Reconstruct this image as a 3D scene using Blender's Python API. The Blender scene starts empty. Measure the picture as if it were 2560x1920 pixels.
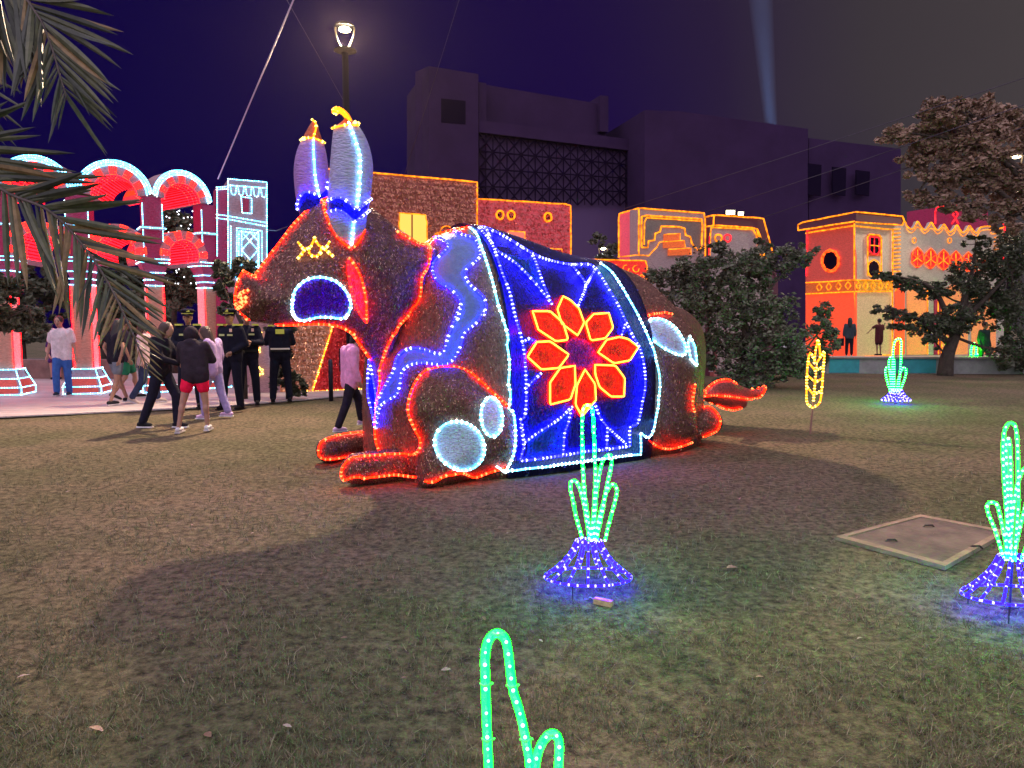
import bpy, bmesh, math, random
import numpy as np
from mathutils import Vector as V3, Matrix
from mathutils.bvhtree import BVHTree
from mathutils.geometry import tessellate_polygon

random.seed(7); RNG = np.random.default_rng(7)
scene = bpy.context.scene
COL = scene.collection

# ------------------------------------------------------------------ camera
W0, H0, FPX, CAMH = 2560.0, 1920.0, 1850.0, 1.6
PITCH = math.radians(4.64)
CAM = V3((0, 0, CAMH))
FWD = V3((0, math.cos(PITCH), -math.sin(PITCH)))
UP = V3((0, math.sin(PITCH), math.cos(PITCH)))
RIGHT = V3((1, 0, 0))
cd = bpy.data.cameras.new('camera'); cam = bpy.data.objects.new('camera', cd); COL.objects.link(cam)
cam.location = CAM; cam.rotation_euler = (math.radians(90) - PITCH, 0, 0)
cd.sensor_width = 36.0; cd.lens = 36.0 * FPX / W0; cd.clip_start = 0.05; cd.clip_end = 2000
scene.camera = cam

# ------------------------------------------------------------------ world, sun, exposure
world = bpy.data.worlds.new('World'); scene.world = world; world.use_nodes = True
wn = world.node_tree.nodes; wl = world.node_tree.links; wn.clear()
def wnode(t, **k):
    n = wn.new(t)
    for a, b in k.items(): setattr(n, a, b)
    return n
wout = wnode('ShaderNodeOutputWorld'); wadd = wnode('ShaderNodeAddShader')
bg1 = wnode('ShaderNodeBackground'); bg2 = wnode('ShaderNodeBackground')
tc = wnode('ShaderNodeTexCoord'); sep = wnode('ShaderNodeSeparateXYZ')
wl.new(tc.outputs['Generated'], sep.inputs[0])
# city glow lies low over the town to the right; clear indigo night to the left
ma = wnode('ShaderNodeMath', operation='MULTIPLY_ADD'); ma.inputs[1].default_value = 0.35
wl.new(sep.outputs['Z'], ma.inputs[0]); wl.new(sep.outputs['X'], ma.inputs[2])
nz = wnode('ShaderNodeTexNoise'); nz.inputs['Scale'].default_value = 2.2; nz.inputs['Detail'].default_value = 3
wl.new(tc.outputs['Generated'], nz.inputs['Vector'])
mb_ = wnode('ShaderNodeMath', operation='MULTIPLY_ADD'); mb_.inputs[1].default_value = 0.22
wl.new(nz.outputs['Fac'], mb_.inputs[0]); wl.new(ma.outputs[0], mb_.inputs[2])
ramp = wnode('ShaderNodeValToRGB')
cr = ramp.color_ramp
cr.elements[0].position = 0.0; cr.elements[0].color = (0.0028, 0.0004, 0.046, 1)
cr.elements[1].position = 1.0; cr.elements[1].color = (0.085, 0.072, 0.066, 1)
for p, c in ((0.12, (0.0045, 0.0008, 0.046, 1)), (0.30, (0.010, 0.003, 0.048, 1)), (0.48, (0.022, 0.012, 0.042, 1)), (0.64, (0.045, 0.036, 0.044, 1))):
    e = cr.elements.new(p); e.color = c
wl.new(mb_.outputs[0], ramp.inputs[0]); wl.new(ramp.outputs[0], bg1.inputs['Color'])
bg1.inputs['Strength'].default_value = 0.56
sky = wnode('ShaderNodeTexSky', sky_type='NISHITA'); sky.sun_disc = False
SUN_EL, SUN_AZ = math.radians(66), math.radians(200)
sky.sun_elevation = SUN_EL; sky.sun_rotation = SUN_AZ
wl.new(sky.outputs[0], bg2.inputs['Color']); bg2.inputs['Strength'].default_value = 0.00004
wl.new(bg1.outputs[0], wadd.inputs[0]); wl.new(bg2.outputs[0], wadd.inputs[1]); wl.new(wadd.outputs[0], wout.inputs['Surface'])
sd = bpy.data.lights.new('night_glow', 'SUN'); sd.energy = 1.9; sd.angle = math.radians(130); sd.color = (0.94, 0.80, 1.0)  # soft overhead fill lamp, added to raise the ambient light
sun = bpy.data.objects.new('night_glow', sd); COL.objects.link(sun)
sun.rotation_euler = (math.radians(24), 0, math.radians(-22))
vs = scene.view_settings; vs.view_transform = 'Standard'; vs.look = 'None'; vs.exposure = 0.8; vs.gamma = 1.0; vs.use_curve_mapping = False
cy = scene.cycles
cy.use_denoising = True
try: cy.denoiser = 'OPENIMAGEDENOISE'
except Exception: pass
cy.max_bounces = 5; cy.diffuse_bounces = 2; cy.glossy_bounces = 2; cy.transmission_bounces = 3; cy.volume_bounces = 0; cy.transparent_max_bounces = 6
cy.sample_clamp_indirect = 2.0; cy.sample_clamp_direct = 0.0; cy.caustics_reflective = False; cy.caustics_refractive = False
try: cy.use_light_tree = True
except Exception: pass

# ------------------------------------------------------------------ where a sight line meets the place (survey helpers)
def ray(px, py):
    return (FWD + RIGHT * ((px - W0/2) / FPX) - UP * ((py - H0/2) / FPX)).normalized()
def at(px, py, Y):
    d = ray(px, py); return CAM + d * (Y / d.y)
def ground(px, py, z=0.0):
    d = ray(px, py); return CAM + d * ((z - CAMH) / d.z)
class Plane:
    """upright plane through two surveyed points"""
    def __init__(s, px0, Y0, px1, Y1):
        a = at(px0, 810, Y0); b = at(px1, 810, Y1); a.z = b.z = 0
        s.a = a; s.r = (b - a).normalized(); s.n = V3((s.r.y, -s.r.x, 0))
        if s.n.y > 0: s.n = -s.n
    def pt(s, px, py, off=0.0):
        d = ray(px, py); o = s.a + s.n * off
        return CAM + d * ((o - CAM).dot(s.n) / d.dot(s.n))
    def path(s, pts, off=0.0): return [s.pt(x, y, off) for x, y in pts]

# ------------------------------------------------------------------ materials
MATS = {}
def mat(name, col, rough=0.7, metal=0.0, var=0.0, vscale=6.0, bump=0.0, bscale=40.0, stretch=(1,1,1), emis=None, estr=0.0, col2=None, spec=0.5, detail=4.0, trans=0.0):
    if name in MATS: return MATS[name]
    m = bpy.data.materials.new(name); m.use_nodes = True
    nt = m.node_tree; n = nt.nodes; l = nt.links; b = n['Principled BSDF']
    b.inputs['Base Color'].default_value = (*col, 1); b.inputs['Roughness'].default_value = rough; b.inputs['Metallic'].default_value = metal
    b.inputs['Specular IOR Level'].default_value = spec
    if trans: b.inputs['Transmission Weight'].default_value = trans
    if var or bump:
        t = n.new('ShaderNodeTexCoord'); mp = n.new('ShaderNodeMapping'); mp.inputs['Scale'].default_value = stretch
        l.new(t.outputs['Object'], mp.inputs['Vector'])
    if var:
        z = n.new('ShaderNodeTexNoise'); z.inputs['Scale'].default_value = vscale; z.inputs['Detail'].default_value = detail; z.inputs['Roughness'].default_value = 0.65
        l.new(mp.outputs[0], z.inputs['Vector'])
        r = n.new('ShaderNodeValToRGB'); c2 = col2 or tuple(min(1, c * (1 + var)) for c in col); c1 = tuple(c * (1 - var) for c in col) if not col2 else col
        r.color_ramp.elements[0].position = 0.34; r.color_ramp.elements[1].position = 0.68
        r.color_ramp.elements[0].color = (*c1, 1); r.color_ramp.elements[1].color = (*c2, 1)
        l.new(z.outputs['Fac'], r.inputs[0]); l.new(r.outputs[0], b.inputs['Base Color'])
    if bump:
        z2 = n.new('ShaderNodeTexNoise'); z2.inputs['Scale'].default_value = bscale; z2.inputs['Detail'].default_value = 3
        l.new(mp.outputs[0], z2.inputs['Vector'])
        bp = n.new('ShaderNodeBump'); bp.inputs['Strength'].default_value = bump; bp.inputs['Distance'].default_value = 0.03
        l.new(z2.outputs['Fac'], bp.inputs['Height']); l.new(bp.outputs[0], b.inputs['Normal'])
    if emis:
        b.inputs['Emission Color'].default_value = (*emis, 1); b.inputs['Emission Strength'].default_value = estr
        if var and bump:      # light from within shows the weave and pleats of the cloth
            z3 = n.new('ShaderNodeTexNoise'); z3.inputs['Scale'].default_value = bscale*.8; z3.inputs['Detail'].default_value = 3; z3.inputs['Roughness'].default_value = .7; l.new(mp.outputs[0], z3.inputs['Vector'])
            mr = n.new('ShaderNodeMapRange'); mr.inputs[1].default_value = .3; mr.inputs[2].default_value = .7; mr.inputs[3].default_value = estr*.25; mr.inputs[4].default_value = estr*1.75
            l.new(z3.outputs['Fac'], mr.inputs[0]); l.new(mr.outputs[0], b.inputs['Emission Strength'])
    MATS[name] = m; return m
def emit(name, col, s, lumpy=0.0, scale=30.0, sample=True):
    """light-giving tubing; lumpy = lamps inside show as brighter and dimmer spots"""
    if name in MATS: return MATS[name]
    m = bpy.data.materials.new(name); m.use_nodes = True
    nt = m.node_tree; n = nt.nodes; l = nt.links; n.clear()
    o = n.new('ShaderNodeOutputMaterial'); e = n.new('ShaderNodeEmission'); e.inputs[0].default_value = (*col, 1); e.inputs[1].default_value = s
    if lumpy:
        t = n.new('ShaderNodeTexCoord'); z = n.new('ShaderNodeTexNoise'); z.inputs['Scale'].default_value = scale; z.inputs['Detail'].default_value = 1
        l.new(t.outputs['Object'], z.inputs['Vector'])
        r = n.new('ShaderNodeMapRange'); r.inputs[1].default_value = 0.3; r.inputs[2].default_value = 0.7
        r.inputs[3].default_value = s * (1 - lumpy); r.inputs[4].default_value = s * (1 + lumpy)
        l.new(z.outputs['Fac'], r.inputs[0]); l.new(r.outputs[0], e.inputs[1])
    l.new(e.outputs[0], o.inputs[0])
    if not sample:
        m.cycles.emission_sampling = 'NONE'
    MATS[name] = m; return m

# name: tube colour, tube strength, bulb colour, bulb strength
LIGHTS = {
 'orange': ((1, .0046, .0005), 14.0, (1, .17, .05), 3.2),
 'white':  ((.07, .50, .85), 6.0, (.75, 1, 1), 5.0),
 'blue':   ((.0020, .0020, 1), 34.0, (.42, .45, 1), 4.0),
 'violet': ((.0018, .0006, 1), 34.0, (.50, .45, 1), 2.2),
 'green':  ((0, 1, .0055), 60.0, (.30, 1, .55), 5.0),
 'yellow': ((1, .24, .006), 2.2, (1, .66, .12), 4.0),
 'red':    ((1, .0024, .0060), 9.0, (1, .06, .02), 3.5),
 'amber':  ((1, .23, .008), 1.25, (1, .6, .1), 4.0),
 'farorange': ((1, .075, .010), 1.6, (1, .3, .05), 3.0),
 'farred': ((1, .020, .030), 1.3, (1, .1, .05), 3.0),
}
def tube_mat(c, lumpy=0.0): k = LIGHTS[c]; return emit('rope_' + c + ('_lumpy' if lumpy else ''), k[0], k[1], lumpy, 9.0)
def bulb_mat(c): k = LIGHTS[c]; return emit('bulb_' + c, k[2], k[3])

# ------------------------------------------------------------------ mesh helpers
def new_mesh(name, v, f, m=None, smooth=False):
    me = bpy.data.meshes.new(name); me.from_pydata([tuple(p) for p in v], [], [tuple(q) for q in f]); me.update()
    if m: me.materials.append(m)
    if smooth and len(me.polygons): me.polygons.foreach_set('use_smooth', [True] * len(me.polygons))
    return me
def fast_mesh(name, v, k, m=None, smooth=False):
    """v: (n*k,3) array, consecutive k corners form a face"""
    v = np.asarray(v, dtype=np.float32).reshape(-1, 3); n = len(v); nf = n // k
    me = bpy.data.meshes.new(name); me.vertices.add(n); me.vertices.foreach_set('co', v.ravel())
    me.loops.add(n); me.loops.foreach_set('vertex_index', np.arange(n, dtype=np.int32))
    me.polygons.add(nf); me.polygons.foreach_set('loop_start', np.arange(0, n, k, dtype=np.int32)); me.polygons.foreach_set('loop_total', np.full(nf, k, dtype=np.int32))
    me.update(calc_edges=True)
    if m: me.materials.append(m)
    return me
def tag(o, label=None, cat=None, group=None, kind=None):
    if label: o['label'] = label
    if cat: o['category'] = cat
    if group: o['group'] = group
    if kind: o['kind'] = kind
    return o
def thing(name, loc, label, cat, group=None):
    o = bpy.data.objects.new(name, None); COL.objects.link(o); o.location = V3(loc); o.empty_display_size = 0.1
    return tag(o, label, cat, group)
WORLDLOC = {}
def wloc(o):
    p = V3((0, 0, 0))
    while o is not None: p = p + o.location; o = o.parent
    return p
def link(name, me, parent=None, loc=None, kind=None, label=None):
    o = bpy.data.objects.new(name, me); COL.objects.link(o)
    if parent is not None: o.parent = parent
    if loc is not None: o.location = loc
    if kind: o['kind'] = kind
    if label: o['label'] = label
    return o
class MB:
    def __init__(s): s.v = []; s.f = []
    def add(s, v, f):
        b = len(s.v); s.v += [V3(p) for p in v]; s.f += [tuple(i + b for i in q) for q in f]; return s
    def box(s, c, size, rz=0.0, rot=None):
        hx, hy, hz = size[0]/2, size[1]/2, size[2]/2; M = rot or Matrix.Rotation(rz, 3, 'Z'); c = V3(c)
        v = [c + M @ V3((x*hx, y*hy, z*hz)) for x in (-1, 1) for y in (-1, 1) for z in (-1, 1)]
        return s.add(v, [(0,1,3,2),(4,6,7,5),(0,4,5,1),(2,3,7,6),(0,2,6,4),(1,5,7,3)])
    def prism(s, poly, d):
        n = len(poly); d = V3(d); v = [V3(p) for p in poly] + [V3(p) + d for p in poly]
        return s.add(v, [tuple(range(n))[::-1], tuple(range(n, 2*n))] + [(i, (i+1) % n, n + (i+1) % n, n + i) for i in range(n)])
    def tube(s, pts, r, n=6, closed=False, caps=True):
        pts = [V3(p) for p in pts]; m = len(pts)
        if m < 2: return s
        rr = r if isinstance(r, (list, tuple)) else [r] * m
        rings = []; prev = None
        for i, p in enumerate(pts):
            if closed: t = pts[(i+1) % m] - pts[i-1]
            else: t = pts[min(i+1, m-1)] - pts[max(i-1, 0)]
            if t.length < 1e-9: t = V3((0, 0, 1))
            t.normalize()
            if prev is None: a = t.orthogonal().normalized()
            else:
                a = prev - t * prev.dot(t)
                a = t.orthogonal().normalized() if a.length < 1e-6 else a.normalized()
            prev = a; b = t.cross(a)
            rings.append([p + (a * math.cos(2*math.pi*k/n) + b * math.sin(2*math.pi*k/n)) * rr[i] for k in range(n)])
        v = [q for R in rings for q in R]; f = []
        for i in range(m if closed else m - 1):
            j = (i + 1) % m
            for k in range(n): f.append((i*n+k, i*n+(k+1) % n, j*n+(k+1) % n, j*n+k))
        if caps and not closed: f += [tuple(range(n))[::-1], tuple((m-1)*n + k for k in range(n))]
        return s.add(v, f)
    def sphere(s, c, r, nu=10, nv=7):
        c = V3(c); r = r if isinstance(r, (tuple, list)) else (r, r, r)
        v = [c + V3((0, 0, r[2]))]
        for j in range(1, nv):
            th = math.pi * j / nv
            for i in range(nu): ph = 2*math.pi*i/nu; v.append(c + V3((r[0]*math.sin(th)*math.cos(ph), r[1]*math.sin(th)*math.sin(ph), r[2]*math.cos(th))))
        v.append(c - V3((0, 0, r[2]))); f = []
        for i in range(nu): f.append((0, 1+i, 1+(i+1) % nu)); 
        for j in range(nv-2):
            for i in range(nu): a = 1+j*nu; f.append((a+i, a+nu+i, a+nu+(i+1) % nu, a+(i+1) % nu))
        L = len(v)-1; a = 1+(nv-2)*nu
        for i in range(nu): f.append((L, a+(i+1) % nu, a+i))
        return s.add(v, f)
    def capsule(s, a, b, ra, rb, n=10):
        s.tube([a, b], [ra, rb], n); s.sphere(a, ra, n, 6); s.sphere(b, rb, n, 6); return s
    def octa(s, c, r):
        c = V3(c); v = [c+V3(d)*r for d in ((1,0,0),(-1,0,0),(0,1,0),(0,-1,0),(0,0,1),(0,0,-1))]
        return s.add(v, [(0,2,4),(2,1,4),(1,3,4),(3,0,4),(2,0,5),(1,2,5),(3,1,5),(0,3,5)])
    def loft(s, rings, closed=True, caps=True):
        n = len(rings[0]); m = len(rings); v = [p for R in rings for p in R]; f = []
        for i in range(m-1):
            for k in range(n if closed else n-1): f.append((i*n+k, i*n+(k+1) % n, (i+1)*n+(k+1) % n, (i+1)*n+k))
        if caps: f += [tuple(range(n))[::-1], tuple((m-1)*n+k for k in range(n))]
        return s.add(v, f)
    def build(s, name, m, parent=None, smooth=False, kind=None, label=None, origin=None):
        """vertices are in place coordinates; the object's origin is its parent's (or the given one)"""
        o0 = wloc(parent) if parent is not None else (V3(origin) if origin is not None else V3((0, 0, 0)))
        me = new_mesh(name, [p - o0 for p in s.v], s.f, m, smooth)
        o = link(name, me, parent, None if parent is not None else o0, kind, label)
        return o
def struct(name, mb, m, smooth=False): return mb.build(name, m, None, smooth, 'structure')
def resample(pts, step, closed=False):
    pts = [V3(p) for p in pts]
    if closed: pts = pts + [pts[0]]
    d = [0.0]
    for a, b in zip(pts, pts[1:]): d.append(d[-1] + (b-a).length)
    L = d[-1]; n = max(2, int(round(L/step)) + 1); out = []; j = 0
    for i in range(n):
        s = L*i/(n-1)
        while j < len(d)-2 and d[j+1] < s: j += 1
        t = 0 if d[j+1] == d[j] else (s-d[j])/(d[j+1]-d[j]); out.append(pts[j].lerp(pts[j+1], min(1, max(0, t))))
    return out[:-1] if closed else out
def spline(pts, k=6, closed=False):
    """Catmull-Rom through points (any dimension, tuples or vectors)"""
    P = [np.array(p, dtype=float) for p in pts]; n = len(P); out = []
    rng = range(n if closed else n-1)
    for i in rng:
        p1 = P[i]; p2 = P[(i+1) % n]; p0 = P[i-1] if (closed or i > 0) else 2*p1-p2
        p3 = P[(i+2) % n] if (closed or i+2 < n) else 2*p2-p1
        for j in range(k):
            t = j/k; out.append(0.5*((2*p1)+(-p0+p2)*t+(2*p0-5*p1+4*p2-p3)*t*t+(-p0+3*p1-3*p2+p3)*t**3))
    if not closed: out.append(P[-1])
    return [tuple(o) for o in out]
def rope(parent, pts, c, r=0.012, spacing=0.045, br=0.015, closed=False, name='light_rope', wob=0.0):
    """a tube of light following pts with the lamps showing as bright beads (beads are a sub-part)"""
    P = resample(pts, max(spacing, 0.02), closed)
    if wob: P = [p + V3((random.uniform(-wob, wob), random.uniform(-wob, wob), random.uniform(-wob, wob))) for p in P]
    o = MB().tube(P, r, 5, closed).build(name, tube_mat(c), parent, True)
    b = MB()
    for p in P:
        if random.random() > .02: b.octa(p, br * random.uniform(.62, 1.22))
    b.build('bulb_string', bulb_mat(c), o, True, 'stuff')
    return o
def outline(parent, pts, c, r=0.022, closed=False, step=0.22, wob=0.006, name='light_rope'):
    """far rope light: one lumpy glowing tube"""
    P = resample(pts, step, closed)
    P = [p + V3((random.uniform(-wob, wob), 0, random.uniform(-wob, wob))) for p in P]
    return MB().tube(P, r, 5, closed).build(name, tube_mat(c, .55), parent, True)
def slab(parent, plane, poly, depth, m, name, off=0.0):
    return MB().prism(plane.path(poly, off), plane.n * -depth).build(name, m, parent)
def remesh(mb, voxel=0.022, smooth=2):
    me = new_mesh('tmp', mb.v, mb.f); o = bpy.data.objects.new('tmp', me); COL.objects.link(o)
    r = o.modifiers.new('r', 'REMESH'); r.mode = 'VOXEL'; r.voxel_size = voxel
    if smooth: s = o.modifiers.new('s', 'SMOOTH'); s.iterations = smooth; s.factor = 0.5
    dg = bpy.context.evaluated_depsgraph_get(); e = o.evaluated_get(dg); m2 = bpy.data.meshes.new_from_object(e)
    v = [x.co.copy() for x in m2.vertices]; f = [tuple(p.vertices) for p in m2.polygons]
    bpy.data.objects.remove(o); bpy.data.meshes.remove(me); bpy.data.meshes.remove(m2)
    q = MB(); q.v = v; q.f = f; return q

# ================================================================== THE SETTING
def hz(x, y):
    """gentle unevenness of the lawn"""
    k = np.clip((np.asarray(y) - 0.0) / 3.0, 0, 1) * np.clip((16 - np.asarray(y)) / 6.0, 0, 1)
    k = k * (1 - np.exp(-((np.asarray(x)-2.9)**2 + (np.asarray(y)-5.35)**2)/1.6))
    return k * 0.010 * (np.sin(x*2.1 + y*1.3) + np.sin(x*0.9 - y*2.7 + 1) + 0.6*np.sin(x*5.3 + y*4.1))

# ---- lawn material: dry turf, straw and bare earth mottled together
def lawn_mat():
    m = bpy.data.materials.new('lawn'); m.use_nodes = True; nt = m.node_tree; n = nt.nodes; l = nt.links; b = n['Principled BSDF']
    t = n.new('ShaderNodeTexCoord')
    def noise(s, d, r=.6):
        z = n.new('ShaderNodeTexNoise'); z.inputs['Scale'].default_value = s; z.inputs['Detail'].default_value = d; z.inputs['Roughness'].default_value = r; l.new(t.outputs['Object'], z.inputs['Vector']); return z
    a = noise(0.55, 5); c = noise(16, 5, .75); e = noise(90, 3)
    r1 = n.new('ShaderNodeValToRGB'); r1.color_ramp.elements[0].position = .38; r1.color_ramp.elements[1].position = .62
    r1.color_ramp.elements[0].color = (.150, .145, .085, 1); r1.color_ramp.elements[1].color = (.235, .185, .135, 1)
    r2 = n.new('ShaderNodeValToRGB'); r2.color_ramp.elements[0].position = .35; r2.color_ramp.elements[1].position = .72
    r2.color_ramp.elements[0].color = (.22, .23, .21, 1); r2.color_ramp.elements[1].color = (1.45, 1.4, 1.25, 1)
    mx = n.new('ShaderNodeMix'); mx.data_type = 'RGBA'; mx.blend_type = 'MULTIPLY'; mx.inputs[0].default_value = 1
    l.new(a.outputs['Fac'], r1.inputs[0]); l.new(c.outputs['Fac'], r2.inputs[0]); l.new(r1.outputs[0], mx.inputs[6]); l.new(r2.outputs[0], mx.inputs[7]); l.new(mx.outputs[2], b.inputs['Base Color'])
    b.inputs['Roughness'].default_value = .95; b.inputs['Specular IOR Level'].default_value = .15
    ad = n.new('ShaderNodeMath'); ad.operation = 'MULTIPLY_ADD'; ad.inputs[1].default_value = .5; l.new(e.outputs['Fac'], ad.inputs[0]); l.new(c.outputs['Fac'], ad.inputs[2])
    bp = n.new('ShaderNodeBump'); bp.inputs['Strength'].default_value = .9; bp.inputs['Distance'].default_value = .05; l.new(ad.outputs[0], bp.inputs['Height']); l.new(bp.outputs[0], b.inputs['Normal'])
    return m
xs = np.concatenate([np.linspace(-120, -20, 10), np.arange(-18, 18.01, .3), np.linspace(20, 120, 10)])
ys = np.concatenate([np.linspace(-30, -2, 6), np.arange(-1, 18.01, .3), np.linspace(20, 170, 14)])
X, Y = np.meshgrid(xs, ys); Z = hz(X, Y)
gv = np.stack([X.ravel(), Y.ravel(), Z.ravel()], 1); nx = len(xs)
gf = [(j*nx+i, j*nx+i+1, (j+1)*nx+i+1, (j+1)*nx+i) for j in range(len(ys)-1) for i in range(nx-1)]
link('lawn', new_mesh('lawn', gv, gf, lawn_mat(), True), kind='structure')

# ---- blades of grass (nobody could count them)
def grass(n, ymin, ymax, h0, h1, w, name, m, clump=True, spread=1.25):
    u = RNG.random(n); y = 1/((1-u)/ymin + u/ymax) if ymin > 0 else ymin + u*(ymax-ymin)     # denser near by
    x = (RNG.random(n)*2 - 1) * (0.72*y*spread + .5)
    if clump:
        keep = (np.sin(x*7.3 + 2*np.sin(y*3.1)) + np.sin(y*8.7 + 2*np.sin(x*2.3)) + np.sin(x*23 + y*17) + RNG.normal(0, .9, n)) > -.4
        x = x[keep]; y = y[keep]
    k = len(x); z = hz(x, y) - .004
    a = RNG.random(k)*2*np.pi; h = h0 + (h1-h0)*RNG.random(k)**2; lean = RNG.random(k)*1.5*h; la = RNG.random(k)*2*np.pi
    dx = np.cos(a)*w*(.6 + .1*y); dy = np.sin(a)*w*(.6 + .1*y)
    p0 = np.stack([x-dx, y-dy, z], 1); p1 = np.stack([x+dx, y+dy, z], 1)
    p2 = np.stack([x+np.cos(la)*lean, y+np.sin(la)*lean, z+h], 1)
    return link(name, fast_mesh(name, np.stack([p0, p1, p2], 1).reshape(-1, 3), 3, m), kind='stuff')
g1 = mat('grass_green', (.100, .110, .055), .75, var=.5, vscale=1.7, col2=(.175, .165, .090))
g2 = mat('grass_straw', (.24, .19, .12), .8, var=.5, vscale=2.3, col2=(.36, .29, .19))
tag(grass(230000, 1.2, 9, .012, .060, .0026, 'grass', g1), 'short green turf growing over the whole park lawn', 'grass')
tag(grass(90000, 1.2, 9, .008, .048, .0024, 'dry_grass', g2), 'dry straw coloured blades mixed into the park lawn', 'grass')

# ---- paved walk of pale boards on the left
EDGE = [(8.5, -18), (12.4, -8.65), (13.2, -7.0), (14.1, -5.45), (15.3, -4.3), (16.4, -3.4), (18.5, -1.4), (24, 7.0), (34, 7.5)]
def xr(y):
    return float(np.interp(y, [e[0] for e in EDGE], [e[1] for e in EDGE]))
pb = MB(); ylist = list(np.arange(8.5, 34.01, .75))
pb.add([(xr(y)-.02, y, .018) for y in ylist] + [(-40, y, .018) for y in ylist], [(i, i+1, len(ylist)+i+1, len(ylist)+i) for i in range(len(ylist)-1)])
plaza = struct('plaza_floor', pb, mat('board_joint', (.10, .085, .085), .9))
bm_ = [mat('board_%d' % i, c, .62, var=.18, vscale=3, bump=.25, bscale=25, stretch=(1, 8, 1)) for i, c in enumerate(((.42, .37, .36), (.37, .33, .33), (.46, .41, .39)))]
y = 9.6
while y < 26:
    y1 = y + .27
    MB().prism([(xr(y), y, .02), (xr(y1), y1, .02), (-24, y1, .02), (-24, y, .02)], (0, 0, .022)).build('floor_board', random.choice(bm_), plaza)
    y += .285

# ---- concrete inspection cover in the lawn
cov = thing('inspection_cover', (0, 0, 0), 'square weathered concrete cover set in the lawn by the right green cactus', 'manhole cover')
cc = [ground(*p) for p in ((2088, 1352), (2300, 1296), (2520, 1338), (2362, 1428))]
cen = sum(cc, V3())/4; cov.location = (cen.x, cen.y, 0)
conc = mat('concrete_warm', (.27, .18, .12), .9, var=.3, vscale=5, bump=.35, bscale=30)
conc2 = mat('concrete_slab', (.135, .090, .072), .85, var=.35, vscale=4, bump=.3, bscale=22)
outer = [p.copy() for p in cc]; inner = [cen + (p-cen)*.86 for p in cc]; hole = [cen + (p-cen)*.875 for p in cc]
fm = MB()
for i in range(4):
    j = (i+1) % 4; q = [outer[i], outer[j], hole[j], hole[i]]
    fm.prism([V3((p.x, p.y, .005)) for p in q], (0, 0, .030))
fm.build('frame', conc, cov)
MB().prism([V3((p.x, p.y, .004)) for p in inner], (0, 0, .024)).build('slab', conc2, cov)
for k, (px, py) in enumerate(((2228, 1352), (2440, 1368), (2322, 1316))):
    g = ground(px, py, .032)
    MB().tube([g+V3((-.05, 0, -.012)), g+V3((-.03, 0, .008)), g+V3((.03, .005, .008)), g+V3((.05, .005, -.012))], .007, 6).build('lifting_ring', mat('rusty_iron', (.06, .04, .035), .6, .6), cov)

# ------------------------------------------------------------------ fabrics of the illuminated buildings
def cloth(name, c, e=None, s=0.0, rough=.55, b=.8):
    """pleated tinsel cloth on a frame, lit from within where e is given"""
    return mat(name, c, rough, 0.15, var=.35, vscale=14, bump=b, bscale=26, stretch=(1, 1, 5), emis=e, estr=s*.62)
M_brown = cloth('tinsel_brick', (.30, .11, .10), (.5, .10, .10), .18)
M_pink = cloth('tinsel_pink', (.40, .10, .12), (.85, .07, .10), .42)
M_rose = cloth('tinsel_rose', (.45, .10, .14), (.9, .07, .13), .50)
M_greyc = cloth('cloth_grey', (.28, .24, .25), (.3, .17, .18), .26, b=.3)
M_greyd = cloth('cloth_grey_dark', (.14, .13, .125), (.2, .14, .13), .22, b=.3)
M_dark = mat('cloth_plum', (.06, .025, .04), .8, emis=(.2, .02, .06), estr=.08)
M_red = cloth('cloth_red', (.40, .075, .065), (.8, .08, .05), .34, b=.25)
M_redhot = cloth('cloth_red_bright', (.6, .07, .04), (1, .075, .02), .85, b=.2)
M_cream = cloth('cloth_cream', (.34, .32, .30), (.40, .30, .22), .30, b=.2)
M_creamlow = cloth('cloth_cream_low', (.50, .40, .26), (.62, .38, .18), .42, b=.2)
M_tan = cloth('cloth_tan', (.34, .22, .17), (.4, .16, .10), .22, b=.5)
M_pale = cloth('cloth_pale_pink', (.6, .40, .40), (1, .25, .27), .55, b=.5)
M_maroon = cloth('cloth_maroon', (.16, .015, .05), (.35, .01, .07), .40, b=.9)
M_taupe = cloth('cloth_taupe', (.26, .17, .19), (.28, .10, .14), .30, b=.7)
M_soffit = cloth('led_curtain_red', (.6, .02, .05), (1, .0040, .011), 7.0, b=.3)
M_void = mat('void', (.008, .004, .018), .9, spec=.05)
M_glow = emit('window_glow_yellow', (1, .50, .09), .95); M_glowp = emit('window_glow_pink', (1, .22, .16), .60)

# ---- illuminated arcade (two tiers of striped arches)
class Frame:
    def __init__(s, a, b):
        s.a = V3(a); s.r = (V3(b)-V3(a)); s.len = s.r.length; s.r.normalize(); s.n = V3((s.r.y, -s.r.x, 0))
    def p(s, q, z, d=0.0): return s.a + s.r*q + s.n*d + V3((0, 0, z))
A0 = at(-190, 810, 16.0); A1 = at(0, 810, 16.2); A2 = at(202, 810, 16.5); A3 = at(393, 810, 16.9); A4 = at(537, 810, 18.0)
for q in (A0, A1, A2, A3, A4): q.z = 0
arc = thing('light_arcade', (A2.x, A2.y, 0), 'red and white light arcade with striped double arches behind the palm fronds', 'arcade')
def arc_ring(F, cs, cz, r0, r1, a0, a1, depth, m, name, parent, off=0.0, k=6):
    A = [a0+(a1-a0)*i/k for i in range(k+1)]
    poly = [F.p(cs+r1*math.cos(t), cz+r1*math.sin(t), off) for t in A] + [F.p(cs+r0*math.cos(t), cz+r0*math.sin(t), off) for t in reversed(A)]
    return MB().prism(poly, F.n*-depth).build(name, m, parent)
def arc_path(F, cs, cz, r, a0, a1, off, k=24): return [F.p(cs+r*math.cos(a0+(a1-a0)*i/k), cz+r*math.sin(a0+(a1-a0)*i/k), off) for i in range(k+1)]
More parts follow.
